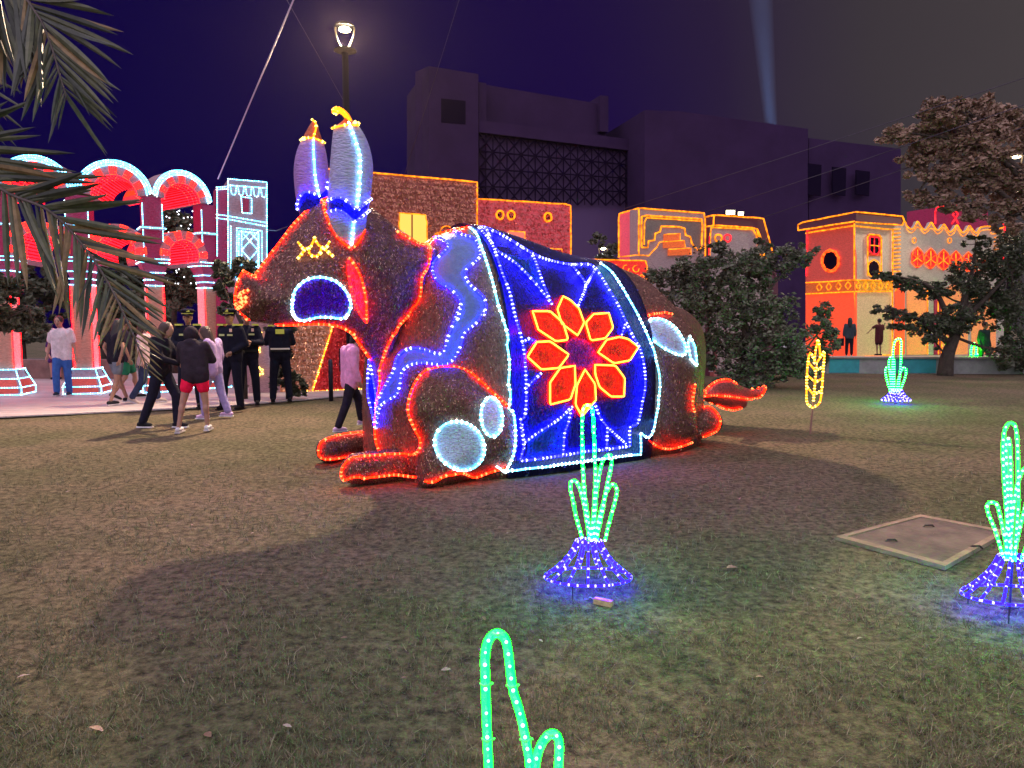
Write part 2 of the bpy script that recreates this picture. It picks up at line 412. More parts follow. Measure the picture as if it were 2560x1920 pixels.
def bay(F):
    hw = F.len/2; cs = hw; R = math.radians
    for cz, r0, r1, a0, a1, nv in ((4.42, .60*hw, .86*hw, R(4), R(176), 11), (3.20, .50*hw, .80*hw, R(-22), R(202), 13)):
        for i in range(nv):
            b0 = a0+(a1-a0)*i/nv; b1 = a0+(a1-a0)*(i+1)/nv; red = i % 2 == 1
            w = arc_ring(F, cs, cz, r0, r1, b0+.004, b1-.004, 1.7, M_redhot if red else M_taupe, 'voussoir', arc, .01 if red else 0, 3)
            if red:
                for q in range(4):
                    t = b0+(b1-b0)*(.14+.24*q)
                    rope(w, [F.p(cs+r0*1.02*math.cos(t), cz+r0*1.02*math.sin(t), .025), F.p(cs+r1*.98*math.cos(t), cz+r1*.98*math.sin(t), .025)], 'red', .010, .055, .013)
        # soffit with rows of red light
        A = [a0+(a1-a0)*i/16 for i in range(17)]
        rings = [[F.p(cs+(r0+s)*math.cos(t), cz+(r0+s)*math.sin(t), d) for (s, d) in ((-.012, .0), (-.012, -1.74), (.008, -1.74), (.008, .0))] for t in A]
        so = MB().loft(rings).build('soffit', M_soffit, arc)
        for d in (-.06, -.22, -.42):
            rope(so, [F.p(cs+(r0-.03)*math.cos(t), cz+(r0-.03)*math.sin(t), d) for t in A], 'red', .009, .06, .013)
        st = MB()
        for t in [a0+(a1-a0)*(q+.5)/20 for q in range(20)]:
            st.tube([F.p(cs+(r0-.018)*math.cos(t), cz+(r0-.018)*math.sin(t), d) for d in (-.01, -1.73)], .017, 4)
        st.build('curtain_seam', mat('seam_dark', (.12, .004, .01), .6), so)
    arc_ring(F, cs, 4.42, .865*hw, 1.0*hw, R(8), R(172), .62, M_taupe, 'arch_moulding', arc, 0, 18)
    for r, a in ((1.005, 8), (.945, 6), (.875, 4)):
        rope(arc, arc_path(F, cs, 4.42, r*hw, R(a), R(180-a), .03), 'white', .015, .05, .018)
for F in (Frame(A0, A1), Frame(A1, A2), Frame(A2, A3), Frame(A3, A4)): bay(F)
def column(c, F, wide=.17, rot=None):
    """pier, capital, shaft and stepped foot on one square plan, turned like its wall"""
    r = F.r if rot is None else V3((math.cos(rot), math.sin(rot), 0)); n = V3((r.y, -r.x, 0)); c = V3(c) + n*-.28
    def ring(h, z): return [c+r*(sx*h)+n*(sy*h)+V3((0, 0, z)) for sx, sy in ((-1, 1), (1, 1), (1, -1), (-1, -1))]
    def part(prof, m, name): return MB().loft([ring(h, z) for h, z in prof]).build(name, m, arc)
    w = wide
    pier = part([(w*1.15, 3.05), (w*1.15, 4.45)], M_maroon, 'pier'); spr = part([(w*1.5, 3.72), (w*1.5, 3.80)], M_taupe, 'moulding')
    cap = part([(w*1.05, 2.46), (w*1.05, 2.58), (w*1.02, 2.59), (w*1.25, 2.76), (w*1.75, 3.0), (w*1.75, 3.06)], M_maroon, 'capital')
    sh = part([(w, .5), (w, 2.47)], M_tan, 'shaft')
    # inner faces of the shafts are of paler cloth
    for sx in (-1, 1):
        q = [c+r*(sx*(w+.004))+n*(sy*w*.93)+V3((0, 0, z)) for sy, z in ((-1, .52), (1, .52), (1, 2.45), (-1, 2.45))]
        MB().prism(q, r*(sx*.006)).build('side_cloth', M_pale, sh)
    ft = part([(w*1.95, .042), (w*1.95, .21), (w*1.55, .40), (w*1.22, .50), (w*1.22, .60)], M_taupe, 'foot')
    fr = MB()
    for z0, z1, h0, h1 in ((.07, .19, w*1.97, w*1.97), (.225, .385, w*1.93, w*1.60)):
        for d, e in ((n, r), (r, n), (-r, n)):
            fr.prism([c+d*(h0+.006)+e*(sx*h0*.86)+V3((0, 0, z0)) for sx in (-1, 1)] + [c+d*(h1+.006)+e*(sx*h1*.86)+V3((0, 0, z1)) for sx in (1, -1)], d*.008)
    fr.build('red_panel', M_red, ft)
    for h, z in ((w*1.99, .055), (w*1.99, .21), (w*1.58, .40), (w*1.26, .60)):
        rope(ft, ring(h+.012, z), 'white', .0085, .05, .0125, True)
    for sx, sy in ((-1, 1), (1, 1), (1, -1)):
        rope(ft, [c+r*(sx*h)+n*(sy*h)+V3((0, 0, z)) for h, z in ((w*2.0+.01, .05), (w*2.0+.01, .21), (w*1.6+.01, .40), (w*1.26, .6))], 'white', .0085, .05, .0125)
    for sx, sy in ((-1, 1), (1, 1), (1, -1)):
        rope(sh, [c+r*(sx*(w+.012))+n*(sy*(w+.012))+V3((0, 0, z)) for z in (.6, 2.46)], 'red', .012, .045, .017)
    for h, z in ((w*1.07, 2.47), (w*1.07, 2.60), (w*1.28, 2.76), (w*1.78, 3.06), (w*1.78, 2.98)): rope(cap, ring(h+.012, z), 'white', .0085, .05, .0125, True)
    for sx, sy in ((-1, 1), (1, 1)): rope(pier, [c+r*(sx*(w*1.2))+n*(sy*w*1.2)+V3((0, 0, z)) for z in (3.06, 4.3)], 'white', .0085, .05, .0125)
    rope(spr, ring(w*1.53+.01, 3.76), 'white', .0085, .05, .0125, True)
FA = Frame(A1, A3); FB = Frame(A3, A4)
column(A1, FA, .19); column(A2, FA, .19); column(A3, FB, .17, math.radians(34)); column(A4, FB, .17)

# ---- small white-outlined tower to the right of the arcade
pT = Plane(538, 18.05, 668, 18.6)
tw = thing('light_tower', pT.pt(600, 990), 'small maroon tower outlined in white light at the end of the arcade', 'tower'); tw.location.z = 0
slab(tw, pT, [(541, 466), (572, 464), (572, 962), (541, 964)], .8, M_maroon, 'wall')
slab(tw, pT, [(570, 447), (667, 455), (667, 962), (570, 963)], 1.2, M_taupe, 'wall', .12)
slab(tw, pT, [(603, 487), (623, 488), (622, 530), (602, 529)], .05, M_maroon, 'window', .15)
for pts, cl in (([(570, 447), (667, 455), (667, 700), (570, 690)], True), ([(571, 463), (667, 470)], False), ([(570, 540), (667, 557)], False), ([(570, 548), (667, 566)], False),
                ([(603, 492), (629, 495), (629, 534), (605, 532)], True), ([(577, 694), (577, 566)], False), ([(592, 700), (592, 570), (655, 577), (655, 700)], False), ([(597, 700), (597, 577), (647, 583), (647, 700)], False)):
    rope(tw, pT.path(pts, .15), 'white', .0085, .05, .0125, cl)
for k in range(5):
    x = 576 + k*19; y0 = 466 + k*1.4
    rope(tw, pT.path([(x, y0), (x+3, y0+19), (x+9, y0+22), (x+13, y0+19), (x+15, y0)], .15), 'white', .0085, .05, .0125)
lat = MB()
for pts in ([(604, 580), (645, 625), (604, 672)], [(645, 580), (604, 625), (645, 672)], [(604, 602), (625, 580), (645, 602)], [(604, 650), (625, 672), (645, 650)], [(604, 580), (645, 583), (645, 672), (604, 672), (604, 580)]):
    rope(tw, pT.path(pts, .15), 'white', .0085, .05, .0125)
for pts in ([(541, 468), (572, 466)], [(541, 474), (572, 472)], [(541, 536), (572, 540)], [(543, 470), (543, 640)], [(541, 545), (572, 549)]): rope(tw, pT.path(pts, .04), 'white', .0085, .05, .0125)

# ------------------------------------------------------------------ light-outlined houses
def house(name, px, py, pl, label, cat='light house'):
    h = thing(name, pl.pt(px, py), label, cat); h.location.z = 0; return h
# brick coloured house behind the bull's head
p1 = Plane(800, 18.6, 1193, 20.3)
h1 = house('brick_light_house', 1000, 900, p1, 'tall brick coloured light house with a glowing yellow window behind the bull')
slab(h1, p1, [(800, 420), (1193, 455), (1193, 958), (800, 965)], 3.0, M_brown, 'wall')
slab(h1, p1, [(1000, 533), (1066, 537), (1066, 612), (1000, 612)], .03, M_glow, 'window', .10)
slab(h1, p1, [(1029, 535), (1032, 535), (1032, 612), (1029, 612)], .03, mat('mullion', (.2, .06, .02), .6), 'mullion', .13)
outline(h1, p1.path([(800, 420), (1193, 455), (1193, 640)], .03), 'amber', .022)
outline(h1, p1.path([(998, 640), (998, 533), (1067, 537), (1068, 640)], .12), 'amber', .018)
for cx, cy_, rr in ((1116, 578, 15), (1098, 592, 13), (1133, 592, 12)):
    outline(h1, p1.path([(cx+rr*math.cos(t*.3), cy_+rr*.9*math.sin(t*.3)) for t in range(21)], .04), 'amber', .014, True, .08)
# slanting stage front under the bull's chin
p1b = Plane(700, 16.9, 960, 17.9)
st = house('stage_front', 830, 978, p1b, 'slanted orange and red stage front with yellow rope light edges under the bull chin', 'stage')
def slant(poly, d0): return MB().prism(p1b.path(poly, 0), p1b.n*-d0)
slant([(700, 812), (832, 812), (779, 978), (690, 985)], .5).build('left_wall', cloth('tinsel_orange', (.5, .24, .16), (.9, .22, .10), .24), st)
slant([(834, 812), (960, 812), (960, 966), (783, 977)], .5).build('red_curtain', cloth('tinsel_crimson', (.5, .02, .04), (.6, .010, .022), .34, b=1.0), st)
rope(st, p1b.path([(781, 978), (833, 812)], .03), 'yellow', .016, .05, .024); rope(st, p1b.path([(746, 974), (781, 979), (960, 968)], .03), 'yellow', .016, .05, .024)
rope(st, p1b.path([(782, 983), (900, 980), (960, 972)], .05), 'yellow', .014, .05, .022)
# panel with three star lights and a white strip
pS = Plane(600, 16.6, 720, 16.9)
sp = house('star_panel', 650, 985, pS, 'plum panel with three yellow star lights and a white strip behind the officers', 'light panel')
slab(sp, pS, [(622, 790), (700, 790), (700, 982), (622, 984)], .4, M_taupe, 'panel')
for i, (cx, cy_) in enumerate(((645, 836), (641, 875), (648, 929))):
    rope(sp, [pS.pt(cx+(10 if k % 2 else 7)*math.cos(k*math.pi/6), cy_+(10 if k % 2 else 7)*math.sin(k*math.pi/6), .03) for k in range(12)], 'yellow', .014, .045, .024, True, 'star_light')
rope(sp, pS.path([(677, 842), (681, 917)], .03), 'white', .0085, .05, .0125)
# pink house with round windows
p2 = Plane(1193, 20.6, 1427, 21.6)
h2 = house('pink_light_house', 1310, 900, p2, 'pink light house with three ring windows behind the bull back')
slab(h2, p2, [(1196, 497), (1427, 511), (1427, 945), (1196, 953)], 3.0, M_pink, 'wall')
slab(h2, p2, [(1268, 578), (1311, 580), (1311, 618), (1268, 618)], .03, M_glowp, 'window', .10)
outline(h2, p2.path([(1196, 497), (1427, 511), (1427, 648)], .03), 'amber', .022)
outline(h2, p2.path([(1268, 630), (1268, 577), (1312, 580), (1312, 618), (1407, 623), (1407, 645), (1340, 640)], .12), 'amber', .018)
slab(h2, p2, [(1313, 620), (1406, 625), (1406, 643), (1313, 640)], .06, M_maroon, 'balcony', .03)
for cx, cy_ in ((1250, 537), (1278, 538), (1370, 543)):
    q = [(cx+9*math.cos(t*.314), cy_+11*math.sin(t*.314)) for t in range(20)]
    slab(h2, p2, [(cx+7*math.cos(t*.45), cy_+9*math.sin(t*.45)) for t in range(14)], .02, M_void, 'ring_window', .015)
    outline(h2, p2.path(q, .04), 'amber', .03, True, .07)
# low red parapet wall with ornaments
p3 = Plane(1395, 20.8, 1625, 21.6)
h3 = house('parapet_wall', 1540, 900, p3, 'low red parapet wall with scroll ornaments of light behind the blanket', 'wall')
slab(h3, p3, [(1395, 645), (1618, 652), (1618, 945), (1395, 952)], .5, cloth('cloth_red_wall', (.5, .03, .03), (1, .03, .02), .55), 'wall')
outline(h3, p3.path([(1395, 646), (1618, 652), (1618, 706), (1500, 660)], .03), 'amber', .02)
for k in range(7):
    cx = 1440+k*25; outline(h3, p3.path([(cx+8*math.cos(t*.5), 668+k*.6+9*math.sin(t*.5)) for t in range(11)], .03), 'amber', .014, False, .08)
outline(h3, p3.path([(1592, 706), (1605, 684), (1612, 700)], .03), 'amber', .014, False, .08)
# box house with stepped arch
cY = 22.0
p4s = Plane(1547, 23.3, 1597, cY); p4 = Plane(1597, cY, 1763, 23.0)
h4 = house('stepped_arch_house', 1650, 900, p4, 'box shaped light house with a yellow stepped arch and a stair inside')
slab(h4, p4s, [(1547, 535), (1597, 520), (1597, 943), (1547, 938)], .12, M_rose, 'side_wall')
slab(h4, p4, [(1598, 520), (1763, 532), (1763, 940), (1598, 945)], .5, M_greyc, 'wall')
slab(h4, p4, [(1604, 537), (1757, 547), (1754, 625), (1735, 624), (1735, 607), (1725, 606), (1725, 588), (1711, 587), (1711, 569), (1650, 566), (1650, 584), (1636, 584), (1636, 601), (1620, 602), (1619, 619), (1606, 618)], .03, M_greyd, 'arch_panel', .02)
for pts in ([(1547, 640), (1547, 535), (1597, 520), (1763, 533), (1763, 640)],): outline(h4, [p4s.pt(*pts[0], .03), p4s.pt(*pts[1], .03), p4.pt(*pts[2], .03), p4.pt(*pts[3], .03), p4.pt(*pts[4], .03)], 'amber', .024)
outline(h4, p4.path([(1597, 522), (1597, 640)], .03), 'amber', .024)
outline(h4, p4.path([(1604, 618), (1604, 538), (1757, 548), (1754, 625), (1736, 624), (1736, 607), (1726, 606), (1726, 588), (1712, 587), (1712, 568), (1650, 565), (1650, 584), (1636, 584), (1636, 602), (1620, 602), (1620, 619), (1604, 618)], .05), 'amber', .026)
outline(h4, p4.path([(1611, 612), (1611, 544), (1752, 553)], .05), 'amber', .02)
for i, (x0, y0, x1) in enumerate(((1660, 586, 1700), (1660, 604, 1713), (1672, 623, 1728))):
    slab(h4, p4, [(x0, y0), (x1, y0-3), (x1, y0+14), (x0, y0+16)], .06, cloth('tinsel_step', (.5, .14, .05), (1, .16, .03), .45), 'step', .04+.03*i)
    outline(h4, p4.path([(x0, y0), (x1, y0-3), (x1, y0+14)], .12+.03*i), 'amber', .016)
outline(h4, p4.path([(1545, 643), (1600, 637), (1622, 640), (1632, 630), (1632, 621), (1648, 617), (1648, 603), (1660, 603)], .05), 'amber', .018)
# sloping house beside it
p5 = Plane(1785, 22.6, 1925, 23.4); p5s = Plane(1763, 23.2, 1785, 22.6)
h5 = house('sloping_light_house', 1850, 900, p5, 'grey sloping light house with two ring windows and floodlights on its roof')
slab(h5, p5, [(1785, 537), (1909, 546), (1945, 700), (1945, 938), (1785, 942)], 2.0, M_dark, 'frame_wall')
slab(h5, p5s, [(1763, 542), (1785, 537), (1785, 942), (1763, 940)], .1, M_brown, 'side_wall')
slab(h5, p5, [(1777, 566), (1888, 573), (1910, 660), (1910, 930), (1774, 930)], .05, M_greyc, 'wall', .03)
for pts in ([(1763, 543), (1785, 537), (1909, 546), (1932, 632)], [(1785, 537), (1784, 565)], [(1764, 567), (1785, 563), (1892, 570), (1898, 580), (1917, 655)], [(1774, 640), (1777, 568), (1887, 574), (1907, 655)], [(1892, 572), (1913, 652)]):
    outline(h5, p5.path(pts, .07), 'amber', .024)
for cx in (1796, 1819):
    outline(h5, p5.path([(cx+9*math.cos(t*.314), 595+9*math.sin(t*.314)) for t in range(20)], .08), 'farred' if cx > 1800 else 'amber', .028, True, .07)
outline(h5, p5.path([(1774, 590), (1773, 640)], .09), 'farred', .02)
# castle on the platform
YC = 25.0
plat = MB().prism([(9.2, 25.6, 0), (10.2, 23.9, 0), (16, 23.6, 0), (40, 24.2, 0), (40, 44, 0), (9.2, 44, 0)], (0, 0, .50))
pf = struct('platform', plat, mat('plaster_grey', (.32, .33, .31), .85, var=.2, vscale=3, bump=.15, bscale=12))
pP = Plane(1885, 24.9, 1990, 24.1); pP2 = Plane(2000, 23.85, 2560, 23.6)
tq = mat('turquoise_paint', (.04, .36, .40), .6, var=.15, vscale=4)  # turquoise panels on two stretches of the platform front
MB().box((0, 0, 0), (.1, .1, .1))
for x0, x1 in ((11.35, 13.0), (13.02, 13.9), (8.75, 9.15)):
    pass
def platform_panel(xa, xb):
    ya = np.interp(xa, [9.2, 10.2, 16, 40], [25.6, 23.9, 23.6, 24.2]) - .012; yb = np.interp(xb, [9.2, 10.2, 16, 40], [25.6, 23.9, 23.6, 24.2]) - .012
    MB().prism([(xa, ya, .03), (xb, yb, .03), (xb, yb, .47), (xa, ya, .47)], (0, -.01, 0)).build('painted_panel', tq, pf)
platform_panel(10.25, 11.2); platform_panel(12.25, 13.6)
MB().prism([(9.1, 25.5, .50), (10.1, 23.8, .50), (16, 23.5, .50), (40, 24.1, .50), (40, 24.6, .50), (16, 24.0, .50), (10.4, 24.3, .50), (9.5, 25.8, .50)], (0, 0, .05)).build('coping', mat('coping_stone', (.42, .38, .33), .8, var=.15, vscale=6), pf)
pCs = Plane(2014, 26.32, 2136, YC-.16); pC = Plane(2136, YC, 2232, 25.8); pW = Plane(2232, 25.8, 2512, 27.4)
ca = house('light_castle', 2140, 880, pC, 'red and cream light castle with a scalloped rose window on the platform', 'castle')
slab(ca, pCs, [(2014, 566), (2136, 548), (2136, 700), (2014, 708)], .15, M_red, 'side_wall')
slab(ca, pCs, [(2014, 734), (2136, 728), (2136, 893), (2014, 890)], .15, M_redhot, 'lower_side_wall')
slab(ca, pCs, [(2014, 707), (2136, 700), (2136, 729), (2014, 735)], .2, cloth('cloth_rust', (.45, .10, .03), (.9, .16, .03), .35), 'band', .03)
slab(ca, pC, [(2137, 548), (2232, 556), (2232, 700), (2137, 700)], .25, M_cream, 'wall')
slab(ca, pC, [(2137, 728), (2232, 728), (2232, 888), (2137, 893)], .25, M_creamlow, 'lower_wall')
slab(ca, pC, [(2136, 700), (2232, 702), (2232, 728), (2136, 729)], .25, cloth('cloth_olive', (.35, .20, .04), (.75, .34, .03), .45), 'band', .04)
slab(ca, pCs, [(1996, 558), (2140, 531), (2140, 551), (1996, 575)], .4, M_dark, 'cornice', .3)
slab(ca, pC, [(2140, 531), (2261, 542), (2258, 562), (2140, 553)], .4, M_dark, 'cornice', .3)
for pts in ([(1995, 577), (1995, 558), (2139, 530)], [(1996, 576), (2138, 553)], [(2014, 583), (2136, 564)]): outline(ca, pCs.path(pts, .33 if pts[0][0] < 2000 else .04), 'amber', .025)
for pts in ([(2140, 530), (2261, 541), (2260, 563), (2140, 555)],): outline(ca, pC.path(pts, .33), 'amber', .025)
outline(ca, pC.path([(2140, 565), (2230, 574)], .05), 'amber', .022)
for pts in ([(2136, 558), (2136, 893)],): outline(ca, pC.path(pts, .06), 'amber', .028)
outline(ca, pC.path([(2232, 572), (2231, 888)], .06), 'amber', .026)
outline(ca, pCs.path([(2018, 576), (2016, 690)], .05), 'farred', .025)
outline(ca, pC.path([(2136, 700), (2232, 702)], .07), 'amber', .022); outline(ca, pC.path([(2136, 729), (2232, 728)], .07), 'amber', .022)
outline(ca, pCs.path([(2014, 707), (2136, 700)], .06), 'amber', .022); outline(ca, pCs.path([(2014, 735), (2136, 729)], .06), 'amber', .022)
outline(ca, pC.path([(2137, 893), (2232, 887)], .06), 'amber', .024)
for k in range(5):
    cx = 2146+k*18.5; outline(ca, pC.path([(cx, 704), (cx+6, 714), (cx, 725), (cx-6, 714)], .08), 'amber', .018, True, .08)
for k in range(4):
    cx = 2120-k*24; cy_ = 714+k*1.6; outline(ca, pCs.path([(cx, cy_-10), (cx+7, cy_), (cx, cy_+10), (cx-7, cy_)], .07), 'amber', .018, True, .08)
def scallop(pl, cx, cy_, rx, ry, off, k=10, amp=.10): return pl.path([(cx+rx*(1+amp*abs(math.sin(k*t/2)))*math.cos(t), cy_+ry*(1+amp*abs(math.sin(k*t/2)))*math.sin(t)) for t in [i*2*math.pi/60 for i in range(60)]], off)
MB().prism(scallop(pCs, 2076, 652, 17, 22, .02), pCs.n*-.03).build('rose_window', M_void, ca)
outline(ca, scallop(pCs, 2076, 652, 21, 26, .05), 'farorange', .03, True, .12); outline(ca, scallop(pCs, 2076, 652, 17.5, 22.5, .05), 'farorange', .02, True, .12)
slab(ca, pC, [(2170, 586), (2203, 588), (2203, 640), (2170, 640)], .05, cloth('cloth_rust2', (.5, .08, .02), (.9, .10, .03), .3), 'window_frame', .03)
slab(ca, pC, [(2176, 593), (2197, 595), (2197, 634), (2176, 633)], .03, M_void, 'window', .045)
outline(ca, pC.path([(2169, 690), (2169, 585), (2204, 588), (2204, 690)], .07), 'amber', .024)
outline(ca, pC.path([(2174, 592), (2199, 594), (2199, 636), (2174, 634)], .07), 'farred', .024, True); outline(ca, pC.path([(2186, 593), (2186, 635)], .07), 'farred', .018); outline(ca, pC.path([(2174, 613), (2199, 615)], .07), 'amber', .018)
MB().prism(scallop(pC, 2185, 672, 12, 18, .05), pC.n*-.02).build('rose_window', M_void, ca)
outline(ca, scallop(pC, 2185, 672, 14.5, 21, .07), 'amber', .022, True, .12)
cw = house('crenellated_wall', 2370, 880, pW, 'pale wall with scalloped battlements and red hexagon lights behind the dark tree', 'wall')
top = [(2232, 566)]
x = 2262
cren = [(2232, 560), (2260, 552), (2268, 566), (2280, 573), (2290, 562), (2294, 553), (2302, 565), (2312, 575), (2322, 566), (2328, 555), (2336, 568), (2344, 576), (2353, 570), (2360, 560), (2368, 572), (2376, 580), (2386, 572), (2392, 562), (2400, 574), (2408, 582), (2418, 574), (2424, 563), (2432, 575), (2442, 582), (2450, 570), (2460, 566), (2476, 566), (2480, 576), (2510, 568)]
cren = spline(cren, 3)
slab(cw, pW, cren + [(2510, 882), (2232, 888)], .15, M_cream, 'wall')
outline(cw, pW.path(cren[3:], .05), 'amber', .024, False, .06)
outline(cw, pW.path([(a, b+9) for a, b in cren[1:] if b > 558], .05), 'amber', .013, False, .06)
for k in range(12): outline(cw, pW.path([(2233, 574+k*9.5), (2251, 572+k*9.6)], .05), 'amber', .022)
for k in range(8): outline(cw, pW.path([(2486, 584+k*10), (2506, 582+k*10)], .05), 'amber', .02)
outline(cw, pW.path([(2506, 556), (2512, 556), (2508, 700)], .06), 'farred', .035)
for cx in (2286, 2374): outline(cw, pW.path([(cx+5*math.cos(t*.6), 601+7*math.sin(t*.6)) for t in range(11)], .05), 'amber', .018, True, .08)
for k, cx in enumerate((2294, 2327, 2359, 2390, 2421, 2447)):
    hx = [(cx, 618+k*3), (cx+15, 632+k*3), (cx+15, 657+k*3), (cx, 671+k*3), (cx-15, 657+k*3), (cx-15, 632+k*3)]
    slab(cw, pW, hx, .03, cloth('cloth_hex', (.5, .02, .03), (.8, .02, .03), .5), 'hexagon_panel', .02)
    outline(cw, pW.path(hx, .05), 'farorange', .02, True)
    for a in range(6): outline(cw, pW.path([(cx, 645+k*3), ((cx+hx[a][0])/2+(hx[a][0]-cx)*.3, (645+k*3+hx[a][1])/2+(hx[a][1]-645-k*3)*.3)], .05), 'farorange' if a % 2 else 'amber', .016)
for x0, x1, m in ((2238, 2262, M_redhot), (2268, 2320, M_tan), (2336, 2352, M_maroon), (2354, 2420, M_tan), (2430, 2490, M_tan)):
    slab(cw, pW, [(x0, 730), ((x0+x1)/2, 706), (x1, 730), (x1, 886), (x0, 887)], .06, cloth('cloth_arch_orange', (.6, .25, .10), (1, .28, .08), .55) if m is M_tan else m, 'arch_panel', .03)
for x0 in (2319, 2346, 2354): outline(cw, pW.path([(x0, 725), (x0, 886)], .07), 'amber', .02)
outline(cw, pW.path([(2238, 728), (2250, 706), (2262, 730)], .07), 'amber', .022)
tb = Plane(2340, 27.2, 2470, 28.2)
slab(cw, tb, [(2338, 518), (2378, 512), (2440, 516), (2470, 528), (2470, 700), (2338, 700)], 1.2, M_maroon, 'turret', -.2)
for pts in ([(2338, 560), (2338, 518), (2378, 513), (2398, 514)], [(2380, 514), (2396, 535), (2380, 560)], [(2396, 514), (2382, 535), (2397, 560)]): outline(cw, tb.path(pts, -.15), 'farred', .03)
for pts in ([(2398, 515), (2430, 519), (2440, 525), (2425, 545), (2400, 544)], [(2425, 520), (2440, 536)], [(2455, 526), (2465, 525)]): outline(cw, tb.path(pts, -.15), 'amber', .024)

# ---- dark civic building far behind
pB = Plane(1105, 44, 1640, 49); pBs = Plane(1040, 46, 1105, 44)
db = house('civic_building', 1300, 850, pB, 'tall unlit concrete building with a lattice screen behind the light houses', 'building')
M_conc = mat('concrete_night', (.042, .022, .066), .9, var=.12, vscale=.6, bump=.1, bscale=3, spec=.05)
slab(db, pB, [(1072, 165), (1196, 185), (1196, 872), (1072, 876)], 6, M_conc, 'tower')
slab(db, pBs, [(1038, 180), (1071, 166), (1071, 876), (1038, 872)], .3, M_conc, 'tower_side')
slab(db, pB, [(1103, 246), (1164, 252), (1164, 311), (1103, 306)], .1, M_void, 'opening', .02)  # dark sheet on the tower face stands for the shade inside
slab(db, pB, [(1197, 205), (1216, 208), (1216, 866), (1197, 866)], 5, M_conc, 'pilaster', -.4)
slab(db, pB, [(1216, 212), (1515, 262), (1515, 866), (1216, 866)], 5, M_conc, 'upper_wall', -1.2)
slab(db, pB, [(1197, 300), (1590, 350), (1590, 378), (1197, 330)], 1.2, M_conc, 'cornice', -.1)
slab(db, pB, [(1197, 331), (1585, 378), (1585, 866), (1197, 866)], .3, mat('screen_dark', (.11, .07, .16), .9, spec=.05), 'screen_back', -.6)
slab(db, pB, [(1500, 238), (1521, 240), (1521, 330), (1500, 328)], 3, M_conc, 'chimney', -.8)
M_bar = mat('lattice_bar', (.008, .003, .018), .9, spec=.05)
def lerp2(u, v):
    xa = 1197+u*388; yt = 333+u*47; yb = 510+u*4; return (xa, yt+(yb-yt)*v)
NC, NR = 11, 4
for i in range(NC):
    for j in range(NR):
        q = MB(); c4 = [lerp2((i+a)/NC, (j+b)/NR) for a, b in ((0, 0), (1, 0), (1, 1), (0, 1))]
        for a, b in ((0, 2), (1, 3), (0, 1), (0, 3)): q.tube([pB.pt(*c4[a], -.3), pB.pt(*c4[b], -.3)], .055, 4)
        m0 = [lerp2((i+.5)/NC, (j+.02)/NR), lerp2((i+.5)/NC, (j+.98)/NR)]; q.tube([pB.pt(*m0[0], -.3), pB.pt(*m0[1], -.3)], .035, 4)
        q.build('lattice_panel', M_bar, db)
pB2 = Plane(1590, 46, 2290, 52)
wg = house('civic_wing', 1900, 850, pB2, 'plain dark concrete wing with three tall recesses behind the castle', 'building')
slab(wg, pB2, [(1612, 275), (1700, 278), (2020, 322), (2020, 864), (1612, 870)], 8, M_conc, 'wall')
slab(wg, pB2, [(2022, 345), (2252, 372), (2252, 860), (2022, 862)], 6, M_conc, 'end_wall', -.5)
for x0 in (2020, 2082, 2141):
    slab(wg, pB2, [(x0, 408+(x0-2020)*.14), (x0+34, 412+(x0-2020)*.14), (x0+32, 490), (x0, 486)], .1, M_void, 'recess', .02)  # near-black sheets on the wall face stand for the shade in the recesses

# ---- street lamps (lit)
M_pole = mat('lamp_pole', (.006, .005, .010), .7, 0.0, spec=.1)
def street_lamp(px, py, Y, label, power, col=(1, .72, .46), aim=(.3, -.95, -.9)):
    top = at(px, py, Y); b = V3((top.x, top.y, 0)); t = thing('street_lamp', b, label, 'street lamp'); z = top.z
    MB().tube([b, b+V3((0, 0, .5)), b+V3((0, 0, z-.45))], [.13, .09, .065], 10).build('pole', M_pole, t, True)
    MB().tube([b+V3((0, 0, z-.47)), b+V3((0, 0, z-.44)), b+V3((0, 0, z-.42))], [.07, .24, .24], 14).build('collar', M_pole, t)  # collar made oversized so that it shades the pole from the lamp
    lit = mat('lamp_arm', (.03, .025, .02), .4, emis=(1, .6, .25), estr=.15)  # arms glow faintly themselves in place of the lamplight falling on them
    for s in (-1, 1): MB().tube(spline([b+V3((s*.02, 0, z-.42)), b+V3((s*.10, 0, z-.33)), b+V3((s*.17, 0, z-.18)), b+V3((s*.20, 0, z)), b+V3((s*.19, 0, z+.05))], 4), .018, 6).build('arm', lit, t, True)
    MB().tube([b+V3((0, 0, z+.05)), b+V3((0, 0, z+.10)), b+V3((0, 0, z+.12))], [.22, .20, .05], 14).build('cover', M_pole, t)
    MB().sphere(b+V3((0, 0, z+.0)), (.13, .13, .05), 12, 6).build('lamp_glass', emit('lamp_glass', (1, .78, .45), 14), t, True)
    ld = bpy.data.lights.new('lamp_light', 'SPOT'); ld.spot_size = math.radians(126); ld.spot_blend = .5; ld.energy = power; ld.color = col; ld.shadow_soft_size = .22
    lo = bpy.data.objects.new('lamp_light', ld); COL.objects.link(lo); lo.parent = t; lo.location = (0, 0, z-.08); lo.rotation_euler = V3(aim).to_track_quat('-Z', 'Y').to_euler()
    return t
street_lamp(862, 74, 16.2, 'tall street lamp with a U shaped head shining above the bull horns', 9500)
street_lamp(2541, 392, 24.5, 'street lamp shining through the leaves of the large right tree', 1300, aim=(-.5, -.6, -.9))
street_lamp(1508, 622, 34.0, 'white street lamp seen small between the pink house and box house', 120, (.8, .95, 1))
